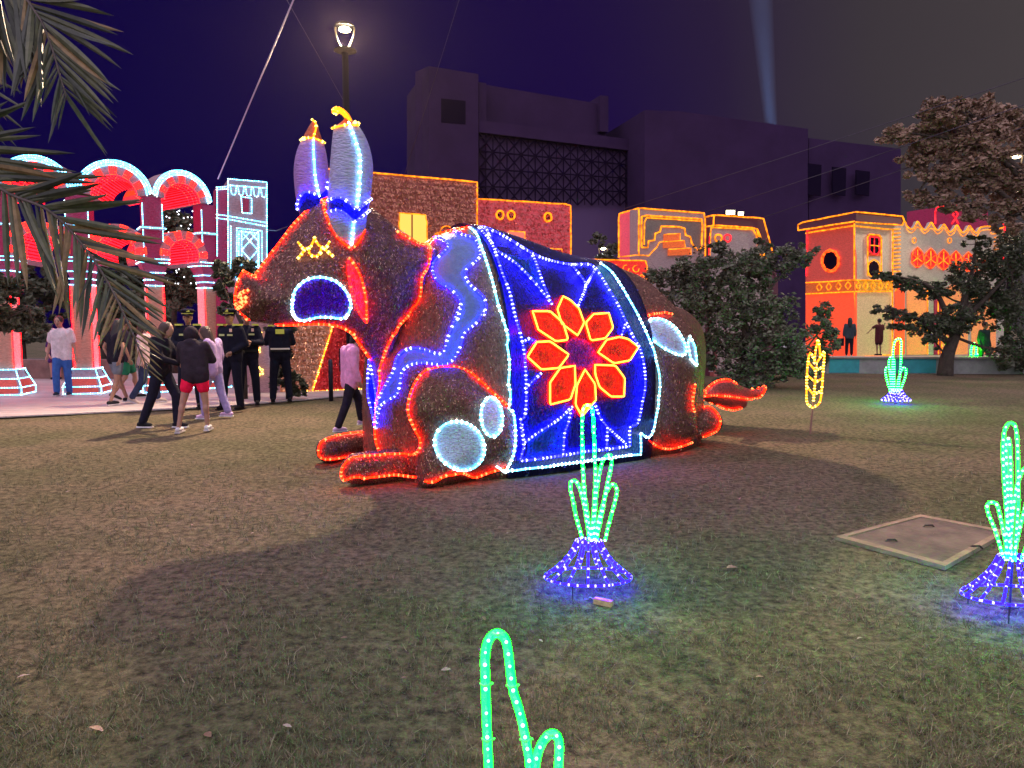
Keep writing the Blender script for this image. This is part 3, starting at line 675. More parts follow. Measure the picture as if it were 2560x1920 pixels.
# two floodlights on the sloping house roof
for i, (px, py) in enumerate(((1826, 531), (1852, 534))):
    c = p5.pt(px, py, -.5); t = thing('floodlight', (c.x, c.y, c.z-.1), 'lit floodlight on the sloping house roof, ' + ('the larger left one' if i == 0 else 'the smaller right one'), 'floodlight', 'roof floodlights')
    MB().box(c+V3((0, .05, 0)), (.30-.1*i, .1, .16-.03*i)).build('housing', M_pole, t)
    MB().box(c+V3((0, -.006, 0)), (.26-.1*i, .02, .12-.03*i)).build('lamp_glass', emit('flood_glass', (1, .9, .6), 9), t)
    MB().box(c+V3((0, .05, -.15)), (.03, .03, .2)).build('bracket', M_pole, t)

# ---- wires
def wire(pts, r, label, c=(.05, .035, .06)):
    o = MB().tube(pts, r, 5).build('wire', mat('wire_steel%d' % int(c[0]*100), c, .6, .1), None, True, origin=pts[0]); return tag(o, label, 'wire')
wire([at(742, -20, 13.5), at(545, 447, 17.6)], .015, 'taut pale guy wire running up from the arcade tower', (.6, .5, .62))
wire([at(1560, 522, 23), at(2000, 380, 21), at(2560, 195, 19)], .010, 'uppermost dim cable rising to the right over the box house')
wire([at(1766, 530, 23), at(2100, 420, 21), at(2560, 262, 19)], .010, 'middle dim cable rising to the right over the sloping house')
wire([at(1910, 543, 23.4), at(2240, 430, 22), at(2560, 318, 20)], .010, 'lowest dim cable rising to the right towards the large tree')
wire([at(706, -20, 24), at(868, 268, 24)], .010, 'thin dark cable slanting down to the street lamp pole')
wire([at(1154, -20, 18), at(1095, 170, 19.5), at(1010, 440, 21)], .008, 'thin dark cable slanting down in front of the concrete tower')
wire([at(668, 575, 18.6), at(690, 577, 18.0), at(720, 566, 17.4)], .012, 'short pale cable between the tower and the bull head')

# ================================================================== THE BULL
BO = V3((-.07, 7.6, 0)); BU = V3((.82, .57, 0)).normalized(); BV = V3((-BU.y, BU.x, 0))
def bw(u, v, w): return BO + BU*u + BV*v + V3((0, 0, w))
def onv(px, py, v):
    """(u,w) where a sight line meets the upright plane at side-distance v of the bull"""
    d = ray(px, py); o = BO + BV*v; t = (o-CAM).dot(BV)/d.dot(BV); p = CAM + d*t; q = p-BO
    return q.dot(BU), p.z
r1 = lambda L: [(540+x*.36166, 240+y*.36166) for x, y in L]
r2 = lambda L: [(560+x*.36166, 740+y*.36166) for x, y in L]
r3 = lambda L: [(1160+x*.36166, 540+y*.36166) for x, y in L]
r6 = lambda L: [(1060+x*.40687, 960+y*.40687) for x, y in L]
bull = thing('bull_figure', (BO.x+.3, BO.y+.9, 0), 'giant crouching bull of dark tinsel outlined in coloured rope light on the lawn', 'bull figure')

def tinsel(name, c, c2, rough=.32, metal=.75):
    return mat(name, c, rough, metal, var=.5, vscale=38, col2=c2, bump=1.0, bscale=70, stretch=(1, 1, .45))
T_brown = tinsel('tinsel_bull', (.110, .046, .036), (.26, .115, .080), .40, .35)
T_navy = tinsel('tinsel_navy', (.010, .008, .055), (.03, .022, .16))
T_royal = tinsel('tinsel_royal', (.006, .006, .15), (.02, .025, .42))
T_teal = tinsel('tinsel_teal', (.010, .05, .25), (.03, .22, .55))
T_purple = tinsel('tinsel_purple', (.05, .008, .20), (.16, .03, .50))
T_redp = tinsel('tinsel_petal', (.42, .010, .010), (.85, .04, .02), .5, .15)
T_pinkr = tinsel('tinsel_ear', (.40, .03, .09), (.70, .16, .25), .4, .4)
T_white = mat('tinsel_white', (.52, .56, .74), .5, .25, var=.25, vscale=30, bump=.8, bscale=30, stretch=(1, 1, 3))
T_ribbon = mat('ribbon_blue', (.10, .17, .36), .55, .1, var=.15, vscale=20, bump=.4, bscale=60)
T_hornl = mat('horn_cloth', (.42, .42, .64), .6, .1, var=.2, vscale=16, bump=.9, bscale=22, stretch=(1, 1, 3))
T_horncap = mat('horn_cap', (.5, .10, .03), .5, .3, var=.3, vscale=20, bump=.8, bscale=40)

SURF = []       # (verts, faces) of what ropes can lie on
def reg(mb): SURF.append((list(mb.v), list(mb.f))); return mb
# --- trunk: cross-sections along the spine
HC = .95
sec = [(-1.10, .08, .50, 1.02), (-1.04, .28, .60, 1.25), (-.95, .52, .75, 1.55), (-.80, .68, .85, 1.95), (-.6, .80, .90, 2.28), (-.35, .92, .92, 2.52), (0, 1.0, .92, 2.68), (.35, 1.03, .92, 2.66), (.8, 1.04, .92, 2.56), (1.3, 1.04, .90, 2.44), (1.8, 1.03, .88, 2.38), (2.2, 1.0, .85, 2.36), (2.6, .97, .80, 2.26), (2.95, .90, .75, 2.05), (3.25, .78, .65, 1.75), (3.45, .60, .55, 1.40), (3.55, .35, .45, 1.05)]
def sect(u, d=0.0, n=26):
    hw = float(np.interp(u, [s[0] for s in sec], [s[1] for s in sec])) + d; w0 = float(np.interp(u, [s[0] for s in sec], [s[2] for s in sec])); h = float(np.interp(u, [s[0] for s in sec], [s[3] for s in sec])) + d
    ring = []
    for z in (0.0, w0*.25, w0*.5, w0*.75): ring.append(bw(u, HC-hw*(.94+.06*(z/w0)**.5), z))
    for k in range(n+1):
        t = math.pi*k/n; ring.append(bw(u, HC-hw*math.cos(t), w0+(h-w0)*max(0.0, math.sin(t))**.92))
    for z in (w0*.75, w0*.5, w0*.25, 0.0): ring.append(bw(u, HC+hw*(.94+.06*(z/w0)**.5), z))
    return ring
us = list(np.linspace(-1.10, 3.55, 48))
body = MB().loft([sect(u) for u in us]); reg(body)
body.build('trunk', T_brown, bull, True)
blk = MB(); ub = list(np.linspace(.02, 2.08, 24))
outer = [sect(u, .045) for u in ub]; inner = [sect(u, .005) for u in ub]
n = len(outer[0])
blk.loft(outer, False, False); b0 = len(blk.v); blk.loft(inner, False, False)
for i in range(len(ub)-1):
    for k in (0, n-1): blk.f.append((i*n+k, (i+1)*n+k, b0+(i+1)*n+k, b0+i*n+k))
for k in range(n-1):
    for i in (0, len(ub)-1): blk.f.append((i*n+k, i*n+k+1, b0+i*n+k+1, b0+i*n+k))
reg(blk); blanket = blk.build('blanket', T_navy, bull, True)

# --- pillow-shaped solids from a side outline
def pillow(poly_px, vplane, T, step=.035, p=.55, closed_spline=True, lean=0.0, flat=0.0):
    P = [onv(x, y, vplane) for x, y in (spline(poly_px, 4, True) if closed_spline else poly_px)]
    P = np.array(P); n = len(P); lo = P.min(0)-step; hi = P.max(0)+step
    gu = np.arange(lo[0], hi[0]+step, step); gw = np.arange(lo[1], hi[1]+step, step)
    U, Wd = np.meshgrid(gu, gw, indexing='ij'); Q = np.stack([U.ravel(), Wd.ravel()], 1)
    A = P; B = np.roll(P, -1, 0); D = B-A
    t = np.clip(((Q[:, None, :]-A[None])*D[None]).sum(2)/np.maximum((D**2).sum(1)[None], 1e-12), 0, 1)
    C = A[None]+t[..., None]*D[None]; dist = np.sqrt(((Q[:, None]-C)**2).sum(2)); k = dist.argmin(1); dm = dist.min(1); near = C[np.arange(len(Q)), k]
    c1 = (A[None, :, 1] > Q[:, None, 1]) != (B[None, :, 1] > Q[:, None, 1])
    with np.errstate(divide='ignore', invalid='ignore'):
        xi = A[None, :, 0]+(Q[:, None, 1]-A[None, :, 1])/np.where(D[None, :, 1] == 0, 1e-12, D[None, :, 1])*D[None, :, 0]
    ins = ((c1 & (Q[:, None, 0] < xi)).sum(1) % 2) == 1
    pos = np.where(ins[:, None], Q, near); dm = np.where(ins, dm, 0); mx = dm.max()
    th = T*(1-(1-dm/mx)**2)**p
    nw = len(gw); mb = MB(); idx = {}
    def vid(i, s):
        key = (i, s if ins[i] else 0)
        if key not in idx:
            w = max(pos[i, 1], .015); idx[key] = len(mb.v); mb.v.append(bw(pos[i, 0], vplane - s*th[i], w))
        return idx[key]
    for i in range(len(gu)-1):
        for j in range(nw-1):
            q = [i*nw+j, (i+1)*nw+j, (i+1)*nw+j+1, i*nw+j+1]
            if any(ins[a] for a in q):
                mb.f.append(tuple(vid(a, 1) for a in q)); mb.f.append(tuple(vid(a, -1) for a in reversed(q)))
    return mb
head_px = r1([(200, 1215), (268, 1262), (400, 1080), (530, 910), (640, 790), (765, 712), (870, 715), (960, 735), (1060, 785), (1200, 900), (1380, 1020), (1462, 1035), (1490, 1075), (1460, 1190), (1418, 1260), (1405, 1380), (1350, 1490)]) + \
    [(1000, 812), (966, 880), (953, 925), (936, 900), (907, 862), (880, 832), (849, 813), (793, 807), (685, 810), (632, 803), (604, 783), (593, 757), (597, 712)]
head = pillow(head_px, .92, .62, p=.56, closed_spline=False); reg(head); head.build('head', T_brown, bull, True)
leg_px = [(1045, 1136), (1054, 1102), (1041, 1073), (1026, 1037), (1025, 1008), (1034, 975), (1052, 943), (1077, 924), (1120, 917), (1160, 924), (1196, 953), (1236, 986), (1273, 1017), (1287, 1060), (1288, 1110), (1272, 1165), (1225, 1180), (1175, 1195), (1110, 1212), (1050, 1216)]
leg = pillow(leg_px, .08, .30); reg(leg)
leg.build('front_leg', T_brown, bull, True, label='near front leg with two pale oval spots')
legf = pillow([(x-70, y-55) for x, y in leg_px], 1.75, .24); legf.build('front_leg', T_brown, bull, True)
def paw(path, rs):
    return MB().capsule(path[0], path[1], rs[0], rs[1], 18)
pa = ground(893, 1212); pb_ = ground(1120, 1185)
pw = MB(); pw.tube([pa+V3((0, 0, .16)), pa.lerp(pb_, .5)+V3((0, 0, .17)), pb_+V3((0, 0, .18))], [.155, .165, .175], 20); pw.sphere(pa+V3((0, 0, .16)), .155, 20, 12); reg(pw)
pw.build('paw', T_brown, bull, True, label='near paw stretched forward')
fa = ground(824, 1158); fb = ground(960, 1130)
pw2 = MB(); pw2.tube([fa+V3((0, 0, .155)), fb+V3((0, 0, .17))], [.15, .165], 20); pw2.sphere(fa+V3((0, 0, .155)), .15, 20, 12); reg(pw2)
pw2.build('paw', T_brown, bull, True, label='far paw stretched forward')
# hind thigh and foot
th_px = [(1600, 812), (1622, 795), (1655, 786), (1690, 794), (1722, 822), (1738, 860), (1742, 915), (1738, 970), (1732, 1030), (1732, 1085), (1700, 1112), (1660, 1118), (1625, 1100), (1605, 1040), (1596, 930)]
thigh = pillow(th_px, .12, .26); reg(thigh); thigh.build('hind_leg', T_brown, bull, True)
ft_px = [(1722, 1032), (1745, 1020), (1771, 1016), (1790, 1030), (1799, 1054), (1790, 1076), (1770, 1088), (1735, 1102), (1715, 1085)]
foot = pillow(ft_px, .25, .16); reg(foot); foot.build('hind_foot', T_brown, bull, True)
thigh2 = pillow([(x+20, y-20) for x, y in th_px], 1.78, .2); thigh2.build('hind_leg', T_brown, bull, True)
# tail: a leaf-shaped tuft
tl_px = [(1736, 964), (1762, 978), (1789, 955), (1818, 950), (1846, 961), (1880, 974), (1908, 966), (1912, 976), (1898, 993), (1869, 999), (1860, 1020), (1829, 1024), (1789, 1013), (1753, 998), (1738, 988)]
tail = pillow(tl_px, .72, .10, .03); reg(tail); tail.build('tail', mat('tinsel_tail', (.30, .06, .05), .45, .4, var=.4, vscale=30, bump=.8, bscale=50), bull, True)

ALLV = []; ALLF = []
for v, f in SURF:
    b = len(ALLV); ALLV += v; ALLF += [tuple(i+b for i in q) for q in f]
def bvh_of(*mbs):
    v = []; f = []
    for m in mbs:
        b = len(v); v += m.v; f += [tuple(i+b for i in q) for q in m.f]
    return BVHTree.FromPolygons([tuple(p) for p in v], f)
BV_ALL = BVHTree.FromPolygons([tuple(p) for p in ALLV], ALLF)
def on_surface(px, py, tree, off=.015):
    """nearest place on the figure's skin for a surveyed sight line"""
    d = ray(px, py); loc, nrm, _, _ = tree.ray_cast(CAM, d)
    if loc is None:
        best = None
        for k in range(60):
            q = CAM + d*(5.5+k*.12); l2, n2, _, dd = tree.find_nearest(q)
            if l2 is not None and (best is None or dd < best[0]): best = (dd, l2, n2)
        loc, nrm = best[1], best[2]
    if nrm.dot(d) > 0: nrm = -nrm
    p = loc + nrm*off
    if p.z < .055:                                   # ropes lie just clear of the turf, against the skin
        q = p - V3((d.x, d.y, 0)).normalized()*.3; q.z = .055; l2, n2, _, _ = tree.find_nearest(q)
        if n2.dot(d) > 0: n2 = -n2
        p = l2 + n2*off; p.z = max(p.z, .05)
    return p, nrm
def brope(px, c, tree=None, k=5, sp=.052, br=.0155, r=.010, off=.016, parent=None, closed=False, straight=False):
    tree = tree or BV_ALL; q = px if straight else spline(px, k, closed)
    P = [on_surface(x, y, tree, off)[0] for x, y in q]
    return rope(parent or bull, P, c, r, sp, br, closed)
def patch(px, tree, m, name, parent, off=.008, closed_spline=True, step=7.0, flakes=0, fm=None):
    """panel of other tinsel lying on the skin, cut along the outline"""
    P = np.array(spline(px, 4, True) if closed_spline else px); A = P; B = np.roll(P, -1, 0); D = B-A
    lo = P.min(0)-step; hi = P.max(0)+step; gx = np.arange(lo[0], hi[0]+step, step); gy = np.arange(lo[1], hi[1]+step, step)
    U, Wd = np.meshgrid(gx, gy, indexing='ij'); Q = np.stack([U.ravel(), Wd.ravel()], 1)
    t = np.clip(((Q[:, None]-A[None])*D[None]).sum(2)/np.maximum((D**2).sum(1)[None], 1e-9), 0, 1); C = A[None]+t[..., None]*D[None]
    dist = np.sqrt(((Q[:, None]-C)**2).sum(2)); k = dist.argmin(1); near = C[np.arange(len(Q)), k]
    c1 = (A[None, :, 1] > Q[:, None, 1]) != (B[None, :, 1] > Q[:, None, 1])
    xi = A[None, :, 0]+(Q[:, None, 1]-A[None, :, 1])/np.where(D[None, :, 1] == 0, 1e-9, D[None, :, 1])*D[None, :, 0]
    ins = ((c1 & (Q[:, None, 0] < xi)).sum(1) % 2) == 1; pos = np.where(ins[:, None], Q, near); ny = len(gy); mb = MB(); idx = {}
    def vid(i):
        if i not in idx:
            idx[i] = len(mb.v); p, nn = on_surface(pos[i, 0], pos[i, 1], tree, off if ins[i] else off*.3); mb.v.append(p)
        return idx[i]
    for i in range(len(gx)-1):
        for j in range(ny-1):
            q = [i*ny+j, (i+1)*ny+j, (i+1)*ny+j+1, i*ny+j+1]
            if any(ins[a] for a in q): mb.f.append(tuple(vid(a) for a in q[::-1]))
    o = mb.build(name, m, parent, True)
    if flakes: scatter(mb, flakes, fm or m, o)
    return o
def scatter(mb, n, m, parent, L=(.010, .026), wd=.0023, lift=.012, name='tinsel', down=True, seed=1, rows=0.0):
    """strips of foil standing off a skin"""
    rg = np.random.default_rng(seed); V = np.array([tuple(p) for p in mb.v]); T = []
    for q in mb.f:
        T.append(q[:3])
        if len(q) == 4: T.append((q[0], q[2], q[3]))
    T = np.array(T); a, b, c = V[T[:, 0]], V[T[:, 1]], V[T[:, 2]]; cr = np.cross(b-a, c-a); ar = np.linalg.norm(cr, axis=1); ok = ar > 1e-9
    nr = cr/np.maximum(ar, 1e-9)[:, None]; i = rg.choice(len(T), n, p=ar/ar.sum()); s = np.sqrt(rg.random(n)); t = rg.random(n)
    p = a[i]*(1-s)[:, None]+b[i]*(s*(1-t))[:, None]+c[i]*(s*t)[:, None]; N = nr[i]
    if rows: p[:, 2] = np.round(p[:, 2]/rows)*rows+rg.normal(0, rows*.12, n)
    d = rg.normal(0, 1, (n, 3))+np.array([0, 0, -1.2 if down else 0]); d -= N*(d*N).sum(1)[:, None]*.9; d /= np.maximum(np.linalg.norm(d, axis=1), 1e-6)[:, None]
    sgn = np.sign((N*(np.array([0, 0, 1.6])-p)).sum(1)); sgn[sgn == 0] = 1; N = N*sgn[:, None]
    side = np.cross(N, d)+N*rg.normal(0, .7, (n, 1)); side /= np.maximum(np.linalg.norm(side, axis=1), 1e-6)[:, None]
    l = rg.uniform(L[0], L[1], n)[:, None]; base = p+N*.003; tip = p+d*l+N*rg.uniform(.2, 1, (n, 1))*lift
    q = np.stack([base-side*wd, base+side*wd, tip+side*wd, tip-side*wd], 1).reshape(-1, 3)
    o0 = np.array(wloc(parent)); return link(name, fast_mesh(name, q-o0, 4, m), parent, kind='stuff')
foil = mat('foil_brown', (.62, .34, .24), .30, .85); foil2 = mat('foil_dark', (.13, .035, .038), .35, .6)
# tinsel garlands in rows on the nearest house fronts
for pl, poly, par, nn, c in ((p1, [(802, 424), (1191, 458), (1191, 640), (802, 640)], h1, 7000, (.55, .22, .14)), (p2, [(1198, 501), (1425, 514), (1425, 650), (1198, 650)], h2, 2500, (.55, .12, .12)), (p1b, [(836, 815), (958, 815), (958, 964), (790, 975)], st, 3000, (.7, .05, .05)), (p1b, [(705, 815), (828, 815), (778, 975), (705, 980)], st, 2000, (.7, .36, .22))):
    qd = MB(); qd.add(pl.path(poly, .012), [(0, 1, 2, 3)])
    scatter(qd, nn, mat('garland_%d' % int(c[0]*1000+c[1]*100), c, .35, .7), par, (.05, .11), .010, .05, seed=nn, rows=.13)
foil_b = mat('foil_blue', (.04, .05, .35), .28, .9)
# foil on the skins
for mb, nn, sd in ((body, 22000, 1), (head, 16000, 2), (leg, 4500, 3), (pw, 3500, 4), (pw2, 2500, 5), (thigh, 3500, 6), (foot, 900, 7)):
    scatter(mb, nn//2, foil, bull, seed=sd); scatter(mb, int(nn*1.5), foil2, bull, seed=sd+20)
scatter(blk, 9000, foil_b, blanket, seed=9)

# --- horns
def horn(px_l, px_r, vplane, name, m, dark=None):
    rings = []
    k = 40; Lq = np.array(spline(px_l, 8)); Rq = np.array(spline(px_r, 8))
    def rs(A):
        d = np.concatenate([[0], np.cumsum(np.linalg.norm(np.diff(A, axis=0), axis=1))]); s = np.linspace(0, d[-1], k); return np.stack([np.interp(s, d, A[:, 0]), np.interp(s, d, A[:, 1])], 1)
    Lq = rs(Lq); Rq = rs(Rq)
    for a, b in zip(Lq, Rq):
        ua, wa = onv(a[0], a[1], vplane); ub_, wb = onv(b[0], b[1], vplane); c = ((ua+ub_)/2, (wa+wb)/2); h = math.hypot(ua-ub_, wa-wb)/2; du, dw = ((ub_-ua)/(2*h+1e-9), (wb-wa)/(2*h+1e-9))
        rings.append([bw(c[0]+du*h*math.cos(t), vplane-h*.85*math.sin(t), c[1]+dw*h*math.cos(t)) for t in [2*math.pi*i/20 for i in range(20)]])
    return MB().loft(rings)
HN_v, HF_v = .38, 1.45
hn = horn(r1([(817, 210), (806, 330), (797, 450), (788, 580), (780, 700), (778, 800), (805, 905), (858, 990), (925, 1052)]), r1([(972, 198), (1022, 280), (1058, 380), (1076, 500), (1068, 620), (1055, 740), (1035, 850), (1020, 935), (940, 1052)]), HN_v, 'horn', T_hornl)
hn.build('horn', T_hornl, bull, True, label='near horn of pale pleated cloth with a yellow tip')
hf = horn(r1([(592, 300), (560, 380), (542, 490), (546, 610), (562, 730), (590, 840), (640, 930)]), r1([(738, 318), (760, 420), (774, 540), (780, 640), (775, 740), (770, 840), (760, 930)]), HF_v, 'horn', T_hornl)
hf.build('horn', mat('horn_cloth_violet', (.38, .22, .55), .6, .1, var=.2, vscale=16, bump=.9, bscale=22, stretch=(1, 1, 3)), bull, True, label='far horn of violet pleated cloth with an orange tip')
hc = horn(r1([(596, 298), (625, 240), (655, 190), (672, 172)]), r1([(732, 312), (712, 245), (698, 195), (682, 172)]), HF_v, 'horn_tip', T_horncap)
hc.build('horn_tip', T_horncap, bull, True)
B_hn = bvh_of(hn); B_hf = bvh_of(hf, hc)
cap = horn(r1([(818, 212), (870, 175), (905, 135), (850, 95), (815, 100)]), r1([(970, 198), (940, 165), (915, 118), (860, 82), (812, 88)]), HN_v, 'horn_tip', T_horncap)
cap.build('horn_tip', T_horncap, bull, True); B_cap = bvh_of(cap)
def vrope(px, v, c, sp=.045, br=.0165, r=.013): return rope(bull, [bw(onv(x, y, v)[0], v, onv(x, y, v)[1]) for x, y in spline(px, 5)], c, r, sp, br)
brope(r1([(812, 212), (850, 195), (915, 182), (975, 196)]), 'yellow', B_hn, br=.019); brope(r1([(815, 225), (890, 205), (976, 208)]), 'yellow', B_hn)
vrope(r1([(815, 118), (814, 95), (840, 84), (880, 105), (910, 140), (928, 175)]), HN_v-.05, 'yellow', .03, .02, .02)
vrope(r1([(830, 122), (838, 108), (868, 112), (900, 145), (918, 178)]), HN_v+.03, 'yellow', .03, .018, .018)
brope(r1([(915, 190), (948, 270), (976, 360), (990, 430), (986, 600), (970, 765)]), 'white', B_hn, br=.018); brope(r1([(948, 870), (942, 960), (930, 1045)]), 'white', B_hn, br=.017)
brope(r1([(785, 722), (850, 702), (910, 732), (970, 787), (1020, 745), (1062, 712)]), 'blue', B_hn); brope(r1([(783, 802), (850, 787), (910, 822), (950, 867), (1000, 832), (1048, 792)]), 'blue', B_hn)
patch(r1([(783, 724), (850, 704), (910, 735), (970, 790), (1020, 748), (1058, 716), (1044, 790), (1000, 830), (950, 865), (910, 820), (850, 785), (785, 800)]), B_hn, T_royal, 'horn_band', bull, closed_spline=False)
brope(r1([(583, 302), (620, 294), (680, 298), (742, 326)]), 'yellow', B_hf, br=.018); brope(r1([(672, 172), (688, 200), (682, 250), (670, 295)]), 'yellow', B_hf)
brope(r1([(670, 310), (674, 420), (684, 560), (708, 690)]), 'white', B_hf); brope(r1([(562, 782), (580, 710), (620, 662), (680, 678), (708, 692)]), 'blue', B_hf)
patch(r1([(566, 790), (582, 712), (622, 664), (680, 680), (708, 695), (770, 640), (778, 700), (760, 800), (600, 850)]), B_hf, T_royal, 'horn_band', bull, closed_spline=False)
brope(r1([(782, 600), (772, 680), (768, 760)]), 'blue', bvh_of(hn, hf))

# --- ropes and patches on the head
B_head = bvh_of(head); B_body = bvh_of(body); B_blk = bvh_of(blk); B_hb = bvh_of(head, body)
brope(r1([(268, 1262), (330, 1175), (400, 1080), (470, 990), (530, 910), (590, 845), (640, 790), (700, 735), (765, 708)]), 'orange', B_head)
brope(r1([(765, 708), (752, 780), (790, 890), (850, 990), (930, 1052), (985, 1012), (1024, 930)]), 'orange', B_head)
brope(r1([(200, 1215), (232, 1240), (268, 1262)]), 'orange', B_head, straight=True)
brope(r1([(200, 1215), (165, 1280), (148, 1360), (146, 1430), (168, 1500), (250, 1560), (400, 1576), (560, 1570), (700, 1566), (850, 1582), (960, 1640)]), 'orange', B_head)
brope([(884, 833), (907, 865), (936, 906), (951, 928)], 'orange', B_head)
brope(r1([(1250, 945), (1320, 985), (1400, 1025), (1460, 1035), (1480, 1070), (1455, 1180), (1412, 1260), (1402, 1380), (1350, 1480), (1260, 1580)]) + [(987, 830), (965, 877), (952, 926)], 'orange', B_hb)
for q in ([(165, 1390), (190, 1360), (230, 1345)], [(150, 1440), (180, 1420), (215, 1395)], [(160, 1465), (195, 1440), (215, 1420)], [(175, 1380), (190, 1410), (185, 1450)]): brope(r1(q), 'orange', B_head, br=.019)
brope(r1([(575, 1020), (610, 1065), (650, 1060), (670, 1030), (685, 985), (705, 1030), (730, 1055), (765, 1055), (785, 1015)]), 'yellow', B_head, straight=True, br=.017)
for q in ([(575, 1125), (615, 1075)], [(645, 1062), (650, 1095), (685, 1118), (720, 1098), (730, 1060)], [(755, 1065), (805, 1108)]): brope(r1(q), 'yellow', B_head, br=.017)
cheek = [(525, 1480), (530, 1390), (570, 1320), (640, 1270), (740, 1255), (830, 1280), (900, 1350), (930, 1430), (915, 1490), (880, 1528), (780, 1520), (700, 1520), (620, 1540), (560, 1533)]
patch(r1(cheek), B_head, T_purple, 'cheek_patch', bull, flakes=1500, fm=mat('foil_violet', (.15, .03, .6), .3, .9)); brope(r1(cheek), 'white', B_head, closed=True, br=.0175)
ear = [(920, 1130), (970, 1200), (1010, 1300), (1035, 1420), (1045, 1550), (970, 1450), (930, 1330), (905, 1200)]
patch(r1(ear), B_head, T_pinkr, 'ear', bull, off=.02); brope(r1([(920, 1128), (970, 1200), (1010, 1300), (1035, 1420), (1045, 1550)]), 'orange', B_head, off=.03); brope(r1([(915, 1135), (907, 1210), (930, 1330), (970, 1450), (1040, 1548)]), 'red', B_head, off=.03)
# --- neck, ribbon, chest
brope(r1([(1470, 1030), (1520, 980), (1600, 945), (1690, 925), (1745, 914)]), 'orange', B_body)
lft = r1([(1510, 985), (1560, 990), (1605, 1040), (1560, 1100), (1510, 1150), (1500, 1220), (1540, 1290), (1620, 1340), (1680, 1400), (1690, 1470), (1665, 1560)]) + r2([(1640, 60), (1600, 150), (1570, 230), (1540, 310), (1520, 380), (1480, 400), (1400, 375), (1320, 360), (1250, 380), (1200, 430), (1180, 510), (1150, 570), (1110, 640), (1080, 700), (1062, 800), (1058, 900)])
rgt = r1([(1650, 940), (1700, 965), (1780, 990), (1820, 1050), (1820, 1120), (1770, 1170), (1720, 1220), (1740, 1290), (1800, 1350), (1860, 1420), (1850, 1520)]) + r2([(1790, 110), (1740, 190), (1660, 260), (1640, 330), (1610, 400), (1560, 460), (1490, 475), (1400, 465), (1340, 465), (1270, 490), (1230, 540), (1225, 600), (1200, 680), (1140, 720), (1090, 760), (1072, 830), (1062, 910)])
patch(spline(lft, 3)+spline(rgt, 3)[::-1], B_body, T_ribbon, 'ribbon', bull, closed_spline=False)
brope(lft, 'blue', B_body); brope(rgt, 'blue', B_body)
brope(r2([(1012, 445), (1003, 560), (1003, 680), (1030, 800), (1050, 905)]), 'blue', B_body); brope(r2([(1012, 445), (1035, 560), (1055, 680), (1058, 800), (1055, 905)]), 'blue', B_body)
patch(r2([(1012, 445), (1035, 560), (1055, 680), (1058, 800), (1055, 905), (1030, 800), (1003, 680), (1003, 560)]), B_body, T_royal, 'chest_stripe', bull, closed_spline=False)
brope([(951, 928), (952, 957), (947, 990), (943, 1015), (940, 1065), (942, 1102), (951, 1127), (961, 1138)], 'orange', B_body)
brope([(961, 1138), (1003, 1136), (1045, 1132), (1054, 1102), (1041, 1073), (1026, 1037), (1025, 1008), (1034, 975), (1052, 943), (1077, 924), (1120, 917), (1160, 924), (1196, 953), (1236, 986), (1271, 1017)], 'orange')
B_paw = bvh_of(pw, leg); B_paw2 = bvh_of(pw2)
brope([(961, 1140), (905, 1144), (878, 1149), (860, 1170), (858, 1196), (871, 1214), (900, 1225), (958, 1221), (1066, 1214), (1124, 1206), (1175, 1194), (1225, 1176), (1267, 1165)], 'orange', B_paw, off=.02)
fax = (fb-fa).normalized(); fnn = V3((fax.y, -fax.x, 0)); fnn = -fnn if fnn.y > 0 else fnn
tipq = [fa+V3((0, 0, .07))+(fax*-math.cos(t)+fnn*math.sin(t))*.142 for t in (.35, .8, 1.2, math.pi/2)]
rope(bull, [on_surface(x, y, B_paw2, .02)[0] for x, y in spline([(938, 1082), (867, 1087), (813, 1102), (799, 1118)], 5)] + [fa-fax*.168+V3((0, 0, .15)), fa-fax*.158+V3((0, 0, .10))] + tipq + [fa+fnn*.142+fax*.22+V3((0, 0, .065))], 'orange', .010, .052, .0155)
for cx, cy_, ra, rb, an in ((1148, 1113, 65, 57, .75), (1227, 1043, 27, 49, -.08)):
    q = [(cx+ra*math.cos(t)*math.cos(an)-rb*math.sin(t)*math.sin(an), cy_+ra*math.cos(t)*math.sin(an)+rb*math.sin(t)*math.cos(an)) for t in [i*2*math.pi/22 for i in range(22)]]
    patch(q, bvh_of(leg), T_white, 'spot', bull); brope(q, 'white', bvh_of(leg), closed=True, br=.0175)
